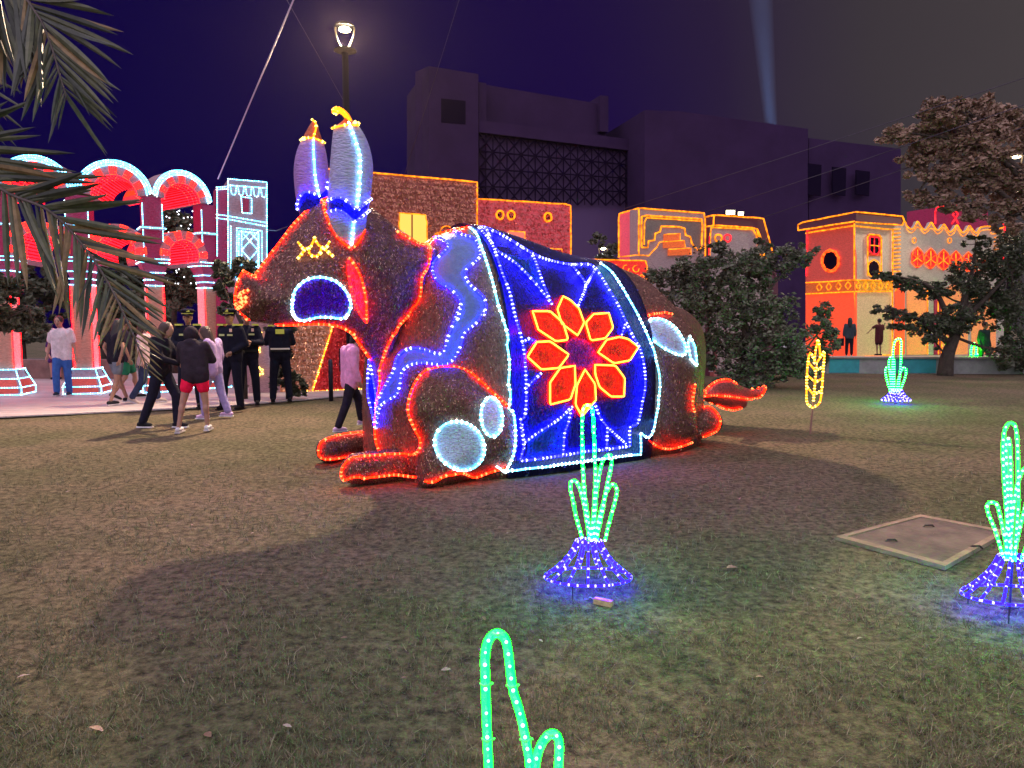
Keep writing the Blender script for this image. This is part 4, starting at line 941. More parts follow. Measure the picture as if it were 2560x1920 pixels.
# --- blanket
wf = r1([(1745, 915), (1800, 970), (1850, 1100), (1900, 1260), (1940, 1420)]) + r2([(1895, 80), (1920, 150), (1960, 300), (1985, 450), (1980, 600), (1972, 740), (1995, 850), (2002, 1000), (1985, 1110), (1945, 1200), (1942, 1275)])
brope(wf, 'white', bvh_of(blk, leg, body), br=.0165, off=.022)
brope(r6([(497, 602), (830, 542), (1090, 500), (1327, 466)]), 'white', B_blk, br=.0175)
brope(r6([(1327, 466), (1327, 380), (1325, 308)]), 'white', B_blk); 
brope(r3([(940, 338), (1010, 390), (1080, 490), (1150, 610), (1200, 700), (1270, 850), (1320, 980), (1350, 1120), (1345, 1250), (1320, 1380), (1300, 1480), (1265, 1530), (1215, 1500)]), 'white', bvh_of(blk, thigh, body), br=.0165, off=.022)
BL = [
 [(110, 100), (190, 200), (260, 400), (310, 530), (350, 700), (400, 880), (420, 1060), (425, 1250), (415, 1380), (385, 1410), (400, 1520), (410, 1600)],
 [(100, 90), (150, 95), (210, 230), (350, 330), (480, 460), (600, 610)],
 [(150, 90), (270, 145), (400, 225), (470, 280), (510, 380), (545, 480), (600, 610)],
 [(400, 225), (520, 290), (640, 325), (740, 342), (860, 342), (910, 372)],
 [(740, 345), (800, 420), (835, 490), (785, 620)], [(905, 370), (870, 430), (835, 490)],
 [(910, 372), (960, 450), (1000, 520), (1060, 620), (1110, 730), (1170, 850), (1210, 920), (1240, 1050), (1245, 1180), (1225, 1290), (1195, 1430), (1142, 1460), (1140, 1585)],
 [(1115, 735), (1085, 820)], [(400, 880), (440, 850), (490, 872)], [(420, 1190), (470, 1140), (525, 1090)],
 [(740, 1320), (640, 1410), (500, 1500), (420, 1560)], [(895, 1290), (940, 1400), (1010, 1480), (1110, 1570)], [(735, 1335), (715, 1430), (690, 1500), (680, 1640)], [(985, 1465), (980, 1600)]]
for q in BL: brope(r3(q), 'blue', B_blk, sp=.044)
brope(r6([(600, 250), (610, 380), (585, 470), (700, 458), (850, 436), (1000, 410), (1100, 402), (1255, 380)]), 'blue', B_blk, straight=True)
for q, m in (([(110, 100), (190, 200), (260, 400), (350, 700), (395, 790), (330, 480), (235, 260), (150, 110)], T_royal), ([(235, 245), (350, 330), (480, 460), (590, 600), (545, 480), (510, 380), (470, 280), (440, 300)], T_teal),
             ([(740, 345), (860, 345), (905, 370), (870, 430), (835, 490), (800, 420)], T_royal), ([(385, 800), (490, 870), (425, 960), (405, 880)], T_teal), ([(1110, 735), (1170, 850), (1205, 920), (1095, 830)], T_royal),
             ([(430, 1190), (525, 1095), (560, 1060), (480, 1060), (425, 1060)], T_teal), ([(440, 1560), (640, 1415), (730, 1340), (690, 1500), (680, 1635), (430, 1670)], T_teal), ([(700, 1500), (745, 1330), (890, 1290), (940, 1400), (985, 1465), (980, 1600), (700, 1625)], T_royal),
             ([(995, 1470), (1110, 1570), (1000, 1590)], T_teal), ([(1130, 850), (1205, 925), (1240, 1050), (1243, 1180), (1222, 1290), (1195, 1425), (1140, 1455), (1010, 1475), (940, 1390), (910, 1290), (1000, 1255), (1100, 1250), (1100, 1110), (1040, 1040), (1130, 1005), (1195, 905)], T_royal),
             ([(430, 1080), (520, 1070), (640, 1055), (580, 1140), (575, 1305), (735, 1270), (640, 1405), (500, 1495), (410, 1540), (420, 1380)], T_royal), ([(960, 460), (1050, 640), (1090, 740), (1080, 830), (1010, 780), (985, 680), (880, 690), (800, 640), (850, 490), (910, 390)], T_navy)):
    patch(r3(q), B_blk, m, 'blanket_panel', blanket, closed_spline=False, off=.006, flakes=700, fm=foil_b)
PET = [[(670, 565), (720, 590), (780, 650), (815, 745), (770, 830), (660, 750), (630, 650)], [(880, 685), (985, 680), (1015, 780), (960, 850), (860, 865), (825, 745)], [(970, 860), (1060, 840), (1120, 855), (1190, 910), (1130, 1000), (1020, 1020), (910, 945)],
       [(890, 1030), (1030, 1035), (1095, 1120), (1090, 1245), (1000, 1245), (920, 1180), (890, 1090)], [(820, 1060), (890, 1160), (895, 1270), (800, 1380), (755, 1300), (765, 1170)], [(750, 1035), (755, 1160), (720, 1265), (580, 1300), (580, 1150), (650, 1050)],
       [(490, 875), (580, 870), (710, 960), (640, 1050), (520, 1060), (425, 975)], [(460, 665), (580, 665), (670, 745), (705, 860), (620, 870), (500, 790)]]
patch(r3([(700, 880), (770, 840), (860, 870), (910, 945), (960, 1000), (890, 1060), (820, 1070), (740, 1040), (690, 1000), (710, 960)]), B_blk, T_purple, 'flower_heart', blanket, flakes=400, fm=mat('foil_violet', (.15, .03, .6), .3, .9))
foil_r = mat('foil_red', (.8, .10, .02), .3, .85)
for q in PET:
    o = patch(r3(q), B_blk, T_redp, 'petal', blanket, closed_spline=False, off=.010, flakes=350, fm=foil_r)
    P = [on_surface(x, y, B_blk, .040)[0] for x, y in r3(q)]
    MB().tube(resample(P, .04, True), .0085, 6, True).build('petal_rope', emit('petal_rope', (1, .40, .03), 4.5), o, True)
    MB().tube([p for p in resample([on_surface(x, y, B_blk, .022)[0] for x, y in r3(q)], .05, True)], .016, 6, True).build('rope_sleeve', emit('petal_sleeve', (1, .0030, .0005), 20), o, True)  # second red tube, added to throw a red glow over the petal
# --- hindquarters
rear = [(1255, 770), (1290, 722), (1370, 720), (1450, 770), (1500, 840), (1533, 920), (1518, 960), (1470, 958), (1390, 920), (1310, 860)]
patch(r3(rear), bvh_of(thigh), T_white, 'spot', bull); brope(r3(rear), 'white', bvh_of(thigh), closed=True, br=.017)
sp2 = [(1555, 835), (1590, 900), (1605, 1040), (1560, 990), (1540, 880)]
patch(r3(sp2), bvh_of(thigh), T_white, 'spot', bull, closed_spline=False, step=4); brope(r3(sp2), 'white', bvh_of(thigh), closed=True, straight=True)
brope(r3([(1215, 715), (1290, 685), (1360, 680), (1430, 692)]), 'orange', bvh_of(thigh, body), off=.03)
brope(r3([(1260, 1545), (1330, 1590), (1400, 1605), (1480, 1590), (1560, 1562)]), 'orange', bvh_of(thigh, body), off=.035)
brope(r3([(1590, 1352), (1640, 1335), (1690, 1322), (1740, 1362), (1765, 1420), (1745, 1478), (1700, 1502), (1650, 1522)]), 'orange', bvh_of(foot)); brope(r3([(1590, 1165), (1580, 1230), (1572, 1300), (1585, 1350)]), 'orange', bvh_of(thigh, foot))
B_tail = bvh_of(tail)
for q in ([(1665, 1215), (1740, 1150), (1820, 1135), (1890, 1160)], [(1590, 1170), (1625, 1200), (1665, 1215), (1660, 1240), (1620, 1255), (1592, 1225)], [(1665, 1243), (1800, 1243), (1960, 1263), (2040, 1250), (2082, 1190), (2055, 1180), (1990, 1196)], [(1600, 1245), (1660, 1285), (1740, 1310), (1850, 1335), (1915, 1325)]): brope(r3(q), 'orange', B_tail)
# small parcel-shaped transformer and cable stay with the bull's lights: see details

# ================================================================== LIGHT PLANTS
M_bulb = {}
def bulb_mesh(c, r):
    k = (c, round(r, 4))
    if k not in M_bulb: M_bulb[k] = new_mesh('bulb', *(lambda b: (b.v, b.f))(MB().sphere((0, 0, 0), (r, r, r), 6, 4)), bulb_mat(c), True)
    return M_bulb[k]
def clear_tube(c):
    """clear plastic hose: glows, and lets the lamps inside show"""
    nm = 'hose_'+c
    if nm in MATS: return MATS[nm]
    m = bpy.data.materials.new(nm); m.use_nodes = True; n = m.node_tree.nodes; l = m.node_tree.links; n.clear(); k = LIGHTS[c]
    o = n.new('ShaderNodeOutputMaterial'); e = n.new('ShaderNodeEmission'); e.inputs[0].default_value = (*k[0], 1); e.inputs[1].default_value = k[1]*.42
    t = n.new('ShaderNodeBsdfTransparent'); t.inputs[0].default_value = (.75, 1, .8, 1) if c == 'green' else (.8, .8, 1, 1); g = n.new('ShaderNodeBsdfGlossy'); g.inputs[1].default_value = .15
    a = n.new('ShaderNodeAddShader'); x = n.new('ShaderNodeMixShader'); x.inputs[0].default_value = .07
    l.new(t.outputs[0], x.inputs[1]); l.new(g.outputs[0], x.inputs[2]); l.new(x.outputs[0], a.inputs[0]); l.new(e.outputs[0], a.inputs[1]); l.new(a.outputs[0], o.inputs[0]); MATS[nm] = m; return m
M_iron = mat('frame_iron', (.05, .045, .05), .6, .4)
def cactus(base, loops, sc, label, ring_z=.31, foot_z=.09, r_top=.075, r_bot=.26, tr=.008, bsp=.036, br=.0072, singles=True, group='green light cacti on the lawn', post=True, yj=.02):
    """loops: [(x,z)...] in metres; one rope per arm, a flared skirt of violet ropes, a frame on pegs"""
    base = V3(base); t = thing('light_cactus', base, label, 'light cactus', group); k = 0
    def put(path, c, nm, closed=False):
        P = resample(path, bsp*sc*(1.45 if c == 'violet' else 1), closed); o = MB().tube(resample(path, min(bsp*.5, .007)*sc if singles else bsp*sc, closed), tr*sc*(.72 if c == 'violet' else 1), 8, closed).build(nm, clear_tube(c) if singles and c == 'green' else tube_mat(c), t, True)
        if singles:
            me = bulb_mesh(c, br*sc*(1.05 if c == 'violet' else 1))
            for p in P:
                if c == 'green' and random.random() < .04: continue      # a dead lamp here and there
                ob = link('bulb', me, t, p-base); ob.scale = [random.uniform(.7, 1.15)]*3
        else:
            b = MB()
            for p in P: b.octa(p, br*sc*1.25)
            b.build('bulb_string', bulb_mat(c), o, True, 'stuff')
        return o
    for i, L in enumerate(loops):
        yo = (i % 3-1)*yj*sc
        P3 = [base+V3((x*sc, yo+.02*sc*math.sin(3*z), z*sc)) for x, z in spline(L, 10)]; put(P3, 'green', 'arm_rope')
        MB().tube([p+V3((.004*sc, .011*sc, 0)) for p in P3], .0035*sc, 5).build('arm_wire', M_iron, t)
        if singles:                                      # cable ties that hold the hose to its wire
            for q in resample(P3, .11*sc)[1:-1]:
                MB().tube([q+V3((-.010, .002, 0))*sc, q+V3((0, -.010, .001))*sc, q+V3((.009, .002, 0))*sc, q+V3((.013, -.001, .003))*sc], .0022*sc, 5).build('cable_tie', mat('tie_clear', (.25, .6, .35), .4), t)
    nr = 13
    for i in range(nr):
        a = 2*math.pi*i/nr+.3; q = []
        for s in np.linspace(0, 1, 6): rr = r_top+(r_bot-r_top)*(.35*s+.65*s*s); q.append(base+V3((rr*math.cos(a), rr*math.sin(a)*.62, ring_z+(foot_z-ring_z)*s))*1.0 if sc == 1 else base+V3((rr*math.cos(a), rr*math.sin(a)*.62, ring_z+(foot_z-ring_z)*s))*1.0)
        put([base+(p-base)*sc for p in q], 'violet', 'skirt_rope')
    put([base+V3((r_bot*math.cos(a), r_bot*math.sin(a)*.62, foot_z))*sc for a in np.linspace(0, 2*math.pi, 30, endpoint=False)], 'violet', 'skirt_rope', True)
    put([base+V3((r_top*math.cos(a), r_top*math.sin(a)*.62, ring_z))*sc for a in np.linspace(0, 2*math.pi, 12, endpoint=False)], 'violet', 'skirt_rope', True)
    if post:
        MB().tube([base+V3((0, 0, -.03)), base+V3((0, 0, ring_z*sc))], .006*sc, 6).build('post', M_iron, t)
        for a in (.2, 2.2, 4.3): MB().tube([base+V3((r_bot*math.cos(a), r_bot*math.sin(a)*.62, foot_z))*sc, base+V3((r_bot*math.cos(a), r_bot*math.sin(a)*.62, 0))*sc+V3((0, 0, -.03))], .004*sc, 5).build('peg', M_iron, t)
        MB().tube([base+V3((-.05, 0, .012))*sc, base+V3((.05, 0, .012))*sc], .005*sc, 5).build('foot_bar', M_iron, t)
    return t
def loc_loops(L, cx, cy_, k): return [[((x-cx)*k, (cy_-y)*k) for x, y in q] for q in L]
bmid = ground(1470, 1478); kmid = bmid.y/FPX*1.005
LM = loc_loops([[(1478, 1345), (1460, 1230), (1453, 1130), (1451, 1030), (1455, 1006), (1464, 999), (1474, 1006), (1479, 1040), (1483, 1120), (1486, 1180), (1483, 1260), (1477, 1345)],
                [(1484, 1345), (1490, 1230), (1500, 1160), (1510, 1135), (1522, 1127), (1528, 1140), (1525, 1165), (1518, 1200), (1508, 1250), (1495, 1300), (1488, 1345)],
                [(1455, 1342), (1440, 1290), (1430, 1240), (1424, 1212), (1428, 1197), (1440, 1198), (1450, 1220), (1460, 1260), (1470, 1320), (1474, 1345)],
                [(1512, 1345), (1522, 1300), (1535, 1250), (1541, 1220), (1536, 1204), (1525, 1203), (1513, 1225), (1505, 1270), (1495, 1320), (1490, 1345)]], 1470, 1478, kmid)
cactus((bmid.x, bmid.y, 0), LM, 1.0, 'green light cactus with violet skirt standing in front of the flower blanket')
brt = ground(2524, 1526); krt = brt.y/FPX*1.005
LR = loc_loops([[(2522, 1395), (2498, 1240), (2482, 1120), (2480, 1070), (2486, 1046), (2498, 1042), (2508, 1055), (2518, 1110), (2526, 1190), (2531, 1260), (2528, 1395)],
                [(2508, 1395), (2482, 1320), (2464, 1280), (2458, 1258), (2466, 1247), (2482, 1252), (2492, 1280), (2505, 1330), (2520, 1395)],
                [(2530, 1395), (2532, 1260), (2540, 1190), (2552, 1162), (2566, 1160), (2574, 1180), (2566, 1240), (2550, 1320), (2538, 1395)],
                [(2545, 1395), (2565, 1340), (2590, 1290), (2605, 1275), (2612, 1290), (2600, 1330), (2575, 1370), (2552, 1395)],
                [(2512, 1395), (2510, 1250), (2500, 1150), (2494, 1100), (2500, 1085), (2510, 1150), (2520, 1280), (2518, 1395)]], 2524, 1526, krt)
cactus((brt.x, brt.y, 0), LR, 1.0, 'green light cactus with violet skirt at the right picture edge by the concrete cover', r_bot=.26)
nb = at(1290, 1920, 1.32); kn = 1.32/FPX*1.01; z0 = nb.z
LN = [[((x-1290)*kn, z0+(1920-y)*kn) for x, y in q] for q in ([(1250, 2300), (1228, 2050), (1219, 1920), (1214, 1780), (1211, 1660), (1212, 1605), (1222, 1568), (1241, 1553), (1261, 1566), (1270, 1605), (1281, 1700), (1300, 1770), (1316, 1850), (1326, 1920), (1335, 2060), (1338, 2300)],
      [(1325, 2300), (1335, 2050), (1342, 1920), (1354, 1872), (1372, 1843), (1390, 1838), (1402, 1858), (1402, 1920), (1396, 2060), (1375, 2300)])]
cactus((nb.x, 1.32, 0), LN, 1.0, 'nearest green light cactus rising from the bottom picture edge', ring_z=.27, foot_z=.06, r_top=.07, r_bot=.22, tr=.0082, bsp=.024, br=.0034, yj=.012)
bs = ground(2240, 1010); ks = bs.y/FPX
LS = loc_loops([[(2236, 978), (2228, 930), (2226, 870), (2230, 851), (2237, 846), (2244, 851), (2246, 880), (2247, 930), (2244, 978)], [(2228, 978), (2224, 940), (2219, 915), (2220, 895), (2226, 893), (2232, 905), (2236, 978)],
                [(2226, 978), (2216, 945), (2212, 925), (2217, 918), (2226, 930), (2234, 978)], [(2248, 978), (2258, 950), (2262, 930), (2258, 919), (2252, 921), (2244, 945), (2240, 978)]], 2240, 1010, ks)
cactus((bs.x, bs.y, 0), LS, 1.0, 'small distant green light cactus on the lawn before the platform', ring_z=.28, foot_z=.08, r_top=.10, r_bot=.28, tr=.014, bsp=.05, br=.016, singles=False)
bf = ground(2432, 930); kf = bf.y/FPX
LF = loc_loops([[(2430, 915), (2426, 890), (2426, 868), (2432, 858), (2437, 868), (2437, 890), (2434, 915)], [(2434, 915), (2440, 895), (2442, 885), (2437, 888), (2433, 915)]], 2432, 930, kf)
cactus((bf.x, bf.y, 0), LF, 1.0, 'farthest green light cactus beside the dark tree trunk', ring_z=.2, foot_z=.02, r_top=.08, r_bot=.16, tr=.03, bsp=.08, br=.03, singles=False)
# wheat ear of light
bwh = ground(2026, 1086); kw = bwh.y/FPX
wt = thing('light_wheat', (bwh.x, bwh.y, 0), 'yellow light ear of wheat on a thin stake in the lawn', 'light figure')
def wp(L): return [bwh+V3(((x-2026)*kw, 0, (1086-y)*kw)) for x, y in L]
MB().tube(wp([(2025, 1088), (2030, 1015), (2033, 960), (2034, 870)]), .012, 6).build('stake', mat('stake_wood', (.25, .15, .12), .8), wt)
for q in ([(2029, 1018), (2016, 1008), (2013, 985), (2013, 920), (2018, 880), (2026, 890), (2034, 905)], [(2029, 1018), (2045, 1008), (2050, 985), (2053, 920), (2054, 877), (2046, 890), (2036, 905)], [(2030, 905), (2033, 870), (2037, 847), (2042, 870), (2044, 890)],
          [(2030, 985), (2016, 968)], [(2032, 985), (2050, 975)], [(2032, 952), (2015, 938)], [(2033, 955), (2050, 945)], [(2033, 925), (2016, 905)], [(2034, 925), (2052, 915)], [(2031, 1000), (2033, 960), (2035, 910)]):
    rope(wt, wp(spline(q, 4)), 'yellow', .014, .045, .02)

# ================================================================== TREES AND PALM
def leaves(blobs, size, seed, flat=.5, elong=1.8):
    rg = np.random.default_rng(seed); out = []
    for c, r, n in blobs:
        d = rg.normal(0, 1, (n, 3)); d /= np.linalg.norm(d, axis=1)[:, None]; rad = rg.random(n)**.45
        # several small sprays inside each clump leave gaps and light and dark tufts
        k = max(4, n//45); sd_ = rg.normal(0, 1, (k, 3)); sd_ /= np.linalg.norm(sd_, axis=1)[:, None]; sc_ = sd_*(rg.random(k)**.4)[:, None]
        i = rg.integers(0, k, n); p = (sc_[i]*1.02 + d*rad[:, None]*(rg.uniform(.12, .34, k)[i])[:, None])*np.array(r)[None]+np.array(c)[None]
        a = rg.normal(0, 1, (n, 3)); a[:, 2] *= flat; a[:, 2] -= .25; a /= np.linalg.norm(a, axis=1)[:, None]
        b = np.cross(a, rg.normal(0, 1, (n, 3))); b /= np.maximum(np.linalg.norm(b, axis=1), 1e-6)[:, None]
        s = size*rg.uniform(.45, 1.45, n)[:, None]
        out.append(np.stack([p-a*s*elong*.5, p+b*s*.45, p+a*s*elong*.5, p-b*s*.45], 1))
    return np.concatenate(out).reshape(-1, 3)
M_bark = mat('bark', (.06, .045, .035), .95, var=.4, vscale=8, bump=.6, bscale=14)
def tree(base, trunk, limbs, blobs, size, m, label, seed, cat='tree', name='tree', r=.16):
    base = V3(base); t = thing(name, base, label, cat)
    tb = MB().tube(spline(trunk, 4), list(np.linspace(r, r*.45, (len(trunk)-1)*4+1)), 9); tr = tb.build('trunk', M_bark, t, True)
    for L in limbs: MB().tube(spline(L, 4), list(np.linspace(r*.45, r*.08, (len(L)-1)*4+1)), 7).build('limb', M_bark, t, True)
    br = MB(); top = [V3(p) for p in trunk[1:]] + [V3(L[-1]) for L in limbs]
    for c, rr, _ in blobs:                                   # thinner branches and twigs into every clump
        c = V3(c); a = min(top, key=lambda p: (p-c).length); md = a.lerp(c, .5)+V3((random.uniform(-.1, .1), random.uniform(-.1, .1), -.08)); br.tube(spline([a, md, c], 3), [r*.16]*3+[r*.12]*3+[r*.06], 5)
        for k in range(5):
            e = c+V3((random.uniform(-1, 1)*rr[0], random.uniform(-1, 1)*rr[1], random.uniform(-.6, 1)*rr[2])); br.tube([c, c.lerp(e, .5)+V3((0, 0, -.03)), e], [r*.06, r*.04, r*.015], 4)
    br.build('branchwork', M_bark, t, False, 'stuff')
    v = leaves(blobs, size, seed)-np.array(base)[None]; link('crown', fast_mesh('crown', v, 4, m), t, kind='stuff')
    return t
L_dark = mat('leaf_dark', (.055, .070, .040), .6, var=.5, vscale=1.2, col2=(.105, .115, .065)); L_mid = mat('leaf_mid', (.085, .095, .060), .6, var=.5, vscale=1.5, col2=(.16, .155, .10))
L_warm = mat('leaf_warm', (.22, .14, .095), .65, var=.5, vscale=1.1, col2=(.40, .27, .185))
def bl(Y, L, nscale=1.0, ry=None):
    out = []
    for px, py, rx, rz, n in L:
        c = at(px, py, Y+random.uniform(-.4, .4)); k = Y/FPX; out.append((tuple(c), (rx*k, (ry or min(rx, rz)*k*.9), rz*k), int(n*nscale*1.12)))
    return out
# bushy tree between the bull and the castle
Y = 18.6; b = at(1868, 960, Y); b.z = 0
tree(b, [b+V3((0, 0, -.05)), b+V3((.1, 0, .8)), b+V3((-.1, .1, 1.7)), b+V3((.1, .1, 2.6))], [[b+V3((0, 0, .9)), at(1760, 800, Y), at(1680, 690, Y)], [b+V3((0, 0, 1.2)), at(1900, 760, Y), at(1960, 680, Y)], [b+V3((0, 0, 1.4)), at(1830, 720, Y), at(1800, 640, Y)], [b+V3((0, 0, .6)), at(1960, 880, Y), at(2040, 840, Y)]],
     bl(Y, [(1665, 700, 60, 50, 1500), (1745, 690, 70, 60, 2000), (1830, 660, 75, 50, 2000), (1920, 660, 70, 55, 1900), (2000, 640, 45, 40, 900), (1700, 790, 60, 65, 2000), (1800, 770, 85, 75, 3000), (1905, 770, 80, 75, 2800), (1740, 880, 60, 60, 1900), (1840, 880, 85, 65, 2800), (1950, 860, 75, 65, 2500), (2050, 850, 45, 60, 1500), (2060, 780, 30, 30, 500), (1880, 940, 90, 30, 1600), (1990, 920, 60, 40, 1500), (1800, 620, 30, 18, 350), (1905, 612, 30, 18, 350)]),
     .062, L_mid, 'bushy green tree between the bull rump and the light castle', 11, r=.14)
# dark tree before the castle wall
Y = 23.0; b = at(2362, 938, Y); b.z = 0
tree(b, [b+V3((0, 0, -.05)), b+V3((.05, 0, .6)), b+V3((.25, 0, 1.2)), b+V3((.6, 0, 2.2))], [[b+V3((.1, 0, 1.0)), at(2300, 800, Y), at(2230, 770, Y)], [b+V3((.2, 0, 1.3)), at(2330, 720, Y), at(2210, 685, Y)], [b+V3((.3, 0, 1.5)), at(2470, 740, Y), at(2530, 680, Y)], [b+V3((.3, 0, 1.6)), at(2430, 680, Y), at(2440, 600, Y)]],
     bl(Y, [(2215, 690, 45, 14, 500), (2270, 705, 50, 20, 900), (2340, 725, 55, 26, 1400), (2410, 700, 55, 45, 1900), (2475, 660, 45, 55, 1800), (2440, 610, 35, 25, 500), (2530, 640, 45, 70, 2200), (2210, 775, 40, 18, 500), (2260, 800, 50, 26, 1100), (2330, 815, 55, 32, 1700), (2390, 795, 50, 38, 1900), (2460, 750, 55, 55, 2400), (2530, 770, 50, 80, 2800), (2335, 850, 30, 22, 500), (2520, 880, 40, 45, 1300), (2550, 880, 35, 60, 1400)]),
     .066, L_dark, 'dark spreading tree with a short trunk before the castle wall', 12, r=.24)
# large tree at the right edge
Y = 20.5; b = at(2680, 950, Y); b.z = 0
tree(b, [b+V3((0, 0, -.05)), b+V3((-.1, 0, 1.5)), b+V3((-.2, 0, 3.2)), b+V3((-.4, 0, 5.0))], [[b+V3((-.2, 0, 3.2)), at(2500, 480, Y), at(2330, 430, Y)], [b+V3((-.3, 0, 4)), at(2480, 380, Y), at(2260, 330, Y)], [b+V3((-.3, 0, 4.4)), at(2450, 330, Y), at(2400, 270, Y)]],
     bl(Y, [(2360, 282, 62, 34, 2000), (2440, 280, 65, 40, 2300), (2510, 310, 60, 40, 2200), (2240, 338, 45, 24, 900), (2300, 350, 55, 40, 1900), (2380, 350, 70, 55, 3000), (2460, 370, 68, 58, 2800), (2575, 345, 45, 50, 900), (2290, 410, 45, 32, 1200), (2360, 430, 60, 45, 2300), (2450, 450, 70, 50, 2600), (2540, 460, 60, 55, 2200), (2290, 490, 45, 20, 700), (2350, 505, 55, 26, 1100), (2430, 520, 60, 30, 1300), (2530, 540, 50, 45, 1400)]),
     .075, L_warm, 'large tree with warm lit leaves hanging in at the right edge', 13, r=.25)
# small tree before the white tower
Y = 15.4; b = at(612, 1005, Y); b.z = .042
tree(b, [b, b+V3((0, 0, 1.0)), b+V3((-.05, 0, 2.0))], [[b+V3((0, 0, 1.5)), at(560, 720, Y), at(545, 670, Y)], [b+V3((0, 0, 1.6)), at(670, 730, Y), at(690, 690, Y)]],
     bl(Y, [(560, 680, 36, 32, 900), (620, 675, 45, 30, 1100), (680, 690, 40, 35, 1000), (560, 725, 30, 28, 600), (620, 740, 45, 32, 1000), (690, 760, 40, 40, 900), (700, 820, 40, 18, 300), (570, 770, 25, 18, 200)]), .075, L_dark, 'small dark tree growing between the officers and the white tower', 14, r=.07)
# branchy tree at the left edge
Y = 14.2; b = at(-95, 1020, Y); b.z = .042
tree(b, [b, b+V3((0, 0, 1.1)), b+V3((.1, 0, 2.3))], [[b+V3((0, 0, 1.4)), at(-20, 780, Y), at(70, 770, Y)], [b+V3((0, 0, 1.9)), at(-20, 720, Y), at(25, 700, Y)]],
     bl(Y, [(15, 795, 40, 34, 1000), (70, 800, 42, 36, 1200), (100, 820, 22, 22, 400), (20, 720, 34, 32, 700), (-40, 740, 50, 60, 1500), (-60, 660, 50, 50, 900)]), .08, L_mid, 'leafy tree reaching in at the left edge before the first column', 15, r=.10)
# tree hung with fairy lights seen through the arches
Y = 23.5; b = at(440, 935, Y); b.z = .042
ft = tree(b, [b, b+V3((0, 0, 1.5)), b+V3((.1, 0, 3.0))], [[b+V3((0, 0, 2)), at(380, 600, Y)], [b+V3((0, 0, 2)), at(500, 590, Y)]],
     bl(Y, [(420, 560, 60, 45, 1300), (470, 600, 60, 50, 1400), (400, 650, 60, 50, 1300), (480, 700, 60, 55, 1400), (420, 740, 60, 50, 1200), (540, 640, 40, 50, 700)]), .11, L_dark, 'dark tree hung with white fairy lights seen through the arch', 16, r=.12)
fb_ = MB()
for k in range(70): fb_.octa(at(random.uniform(370, 520), random.uniform(525, 720), Y-.9), .022)
fb_.build('fairy_light', emit('fairy_white', (.9, .9, 1), 4), ft, True, 'stuff')
for i, (px, py, Y, lab) in enumerate(((60, 800, 27, 'far dark tree behind the first bay of the arcade'), (260, 790, 28, 'far dark tree behind the middle bay of the arcade'), (330, 840, 25.5, 'far dark low tree behind the third column'))):
    b = at(px, 900, Y); b.z = .03
    tree(b, [b, b+V3((0, 0, 1.3)), b+V3((0, 0, 2))], [], bl(Y, [(px-50, py-60, 70, 55, 1300), (px+40, py-50, 75, 60, 1400), (px, py-120, 70, 50, 1000), (px+10, py+20, 80, 40, 1200)]), .13, L_dark, lab, 30+i, r=.1)
Y = 33.5; b = at(1520, 880, Y); b.z = 0
tree(b, [b, b+V3((0, 0, 2.5)), b+V3((0, .1, 4))], [], bl(Y, [(1500, 605, 22, 22, 350), (1520, 640, 26, 24, 450), (1540, 620, 20, 20, 250), (1515, 660, 26, 18, 300)]), .13, L_mid, 'small lit tree beside the distant white street lamp', 40, r=.08)
# dark shrub beside the officer at the star panel
b = ground(718, 1003); b.z = .042
tree(b, [b, b+V3((0, 0, .3)), b+V3((.02, 0, .6))], [], [((b.x-.05, b.y, .55), (.28, .25, .5), 700), ((b.x+.15, b.y, .35), (.25, .22, .35), 500), ((b.x, b.y, 1.0), (.2, .2, .35), 350)], .07, L_dark, 'dark potted shrub standing against the stage front', 41, 'shrub', 'shrub', .03)

# ---- palm at the left edge
PB = V3((-4.6, 4.9, 0)); palm = thing('palm_tree', PB, 'palm with long drooping fronds hanging in from the left edge', 'palm')
MB().tube(spline([PB+V3((0, 0, -.05)), PB+V3((.05, 0, 1.2)), PB+V3((.1, -.05, 2.4)), PB+V3((.12, -.05, 3.15))], 5), .14, 12).build('trunk', M_bark, palm, True)
def leaflet_mesh(m, w):
    v = []; f = []; n = 6
    for i in range(n+1):
        s = i/n; ww = w*max(0.0, math.sin(math.pi*min(1, .12+s*.88)))**.7*(1 if s < 1 else 0); z = -.10*s*s
        v += [(s, -ww, z+ww*.35), (s, 0, z), (s, ww, z+ww*.35)]
    for i in range(n):
        for k in (0, 1): f.append((i*3+k, i*3+k+1, i*3+k+4, i*3+k+3))
    return new_mesh('leaflet', v, f, m)
PM = [mat('palm_leaf', (.055, .066, .032), .55, var=.35, vscale=9, col2=(.105, .11, .052)), mat('palm_leaf_dark', (.034, .042, .026), .55, var=.3, vscale=9), mat('palm_leaf_dry', (.20, .13, .05), .6, var=.3, vscale=9)]
LF_ = [leaflet_mesh(m, .036) for m in PM]
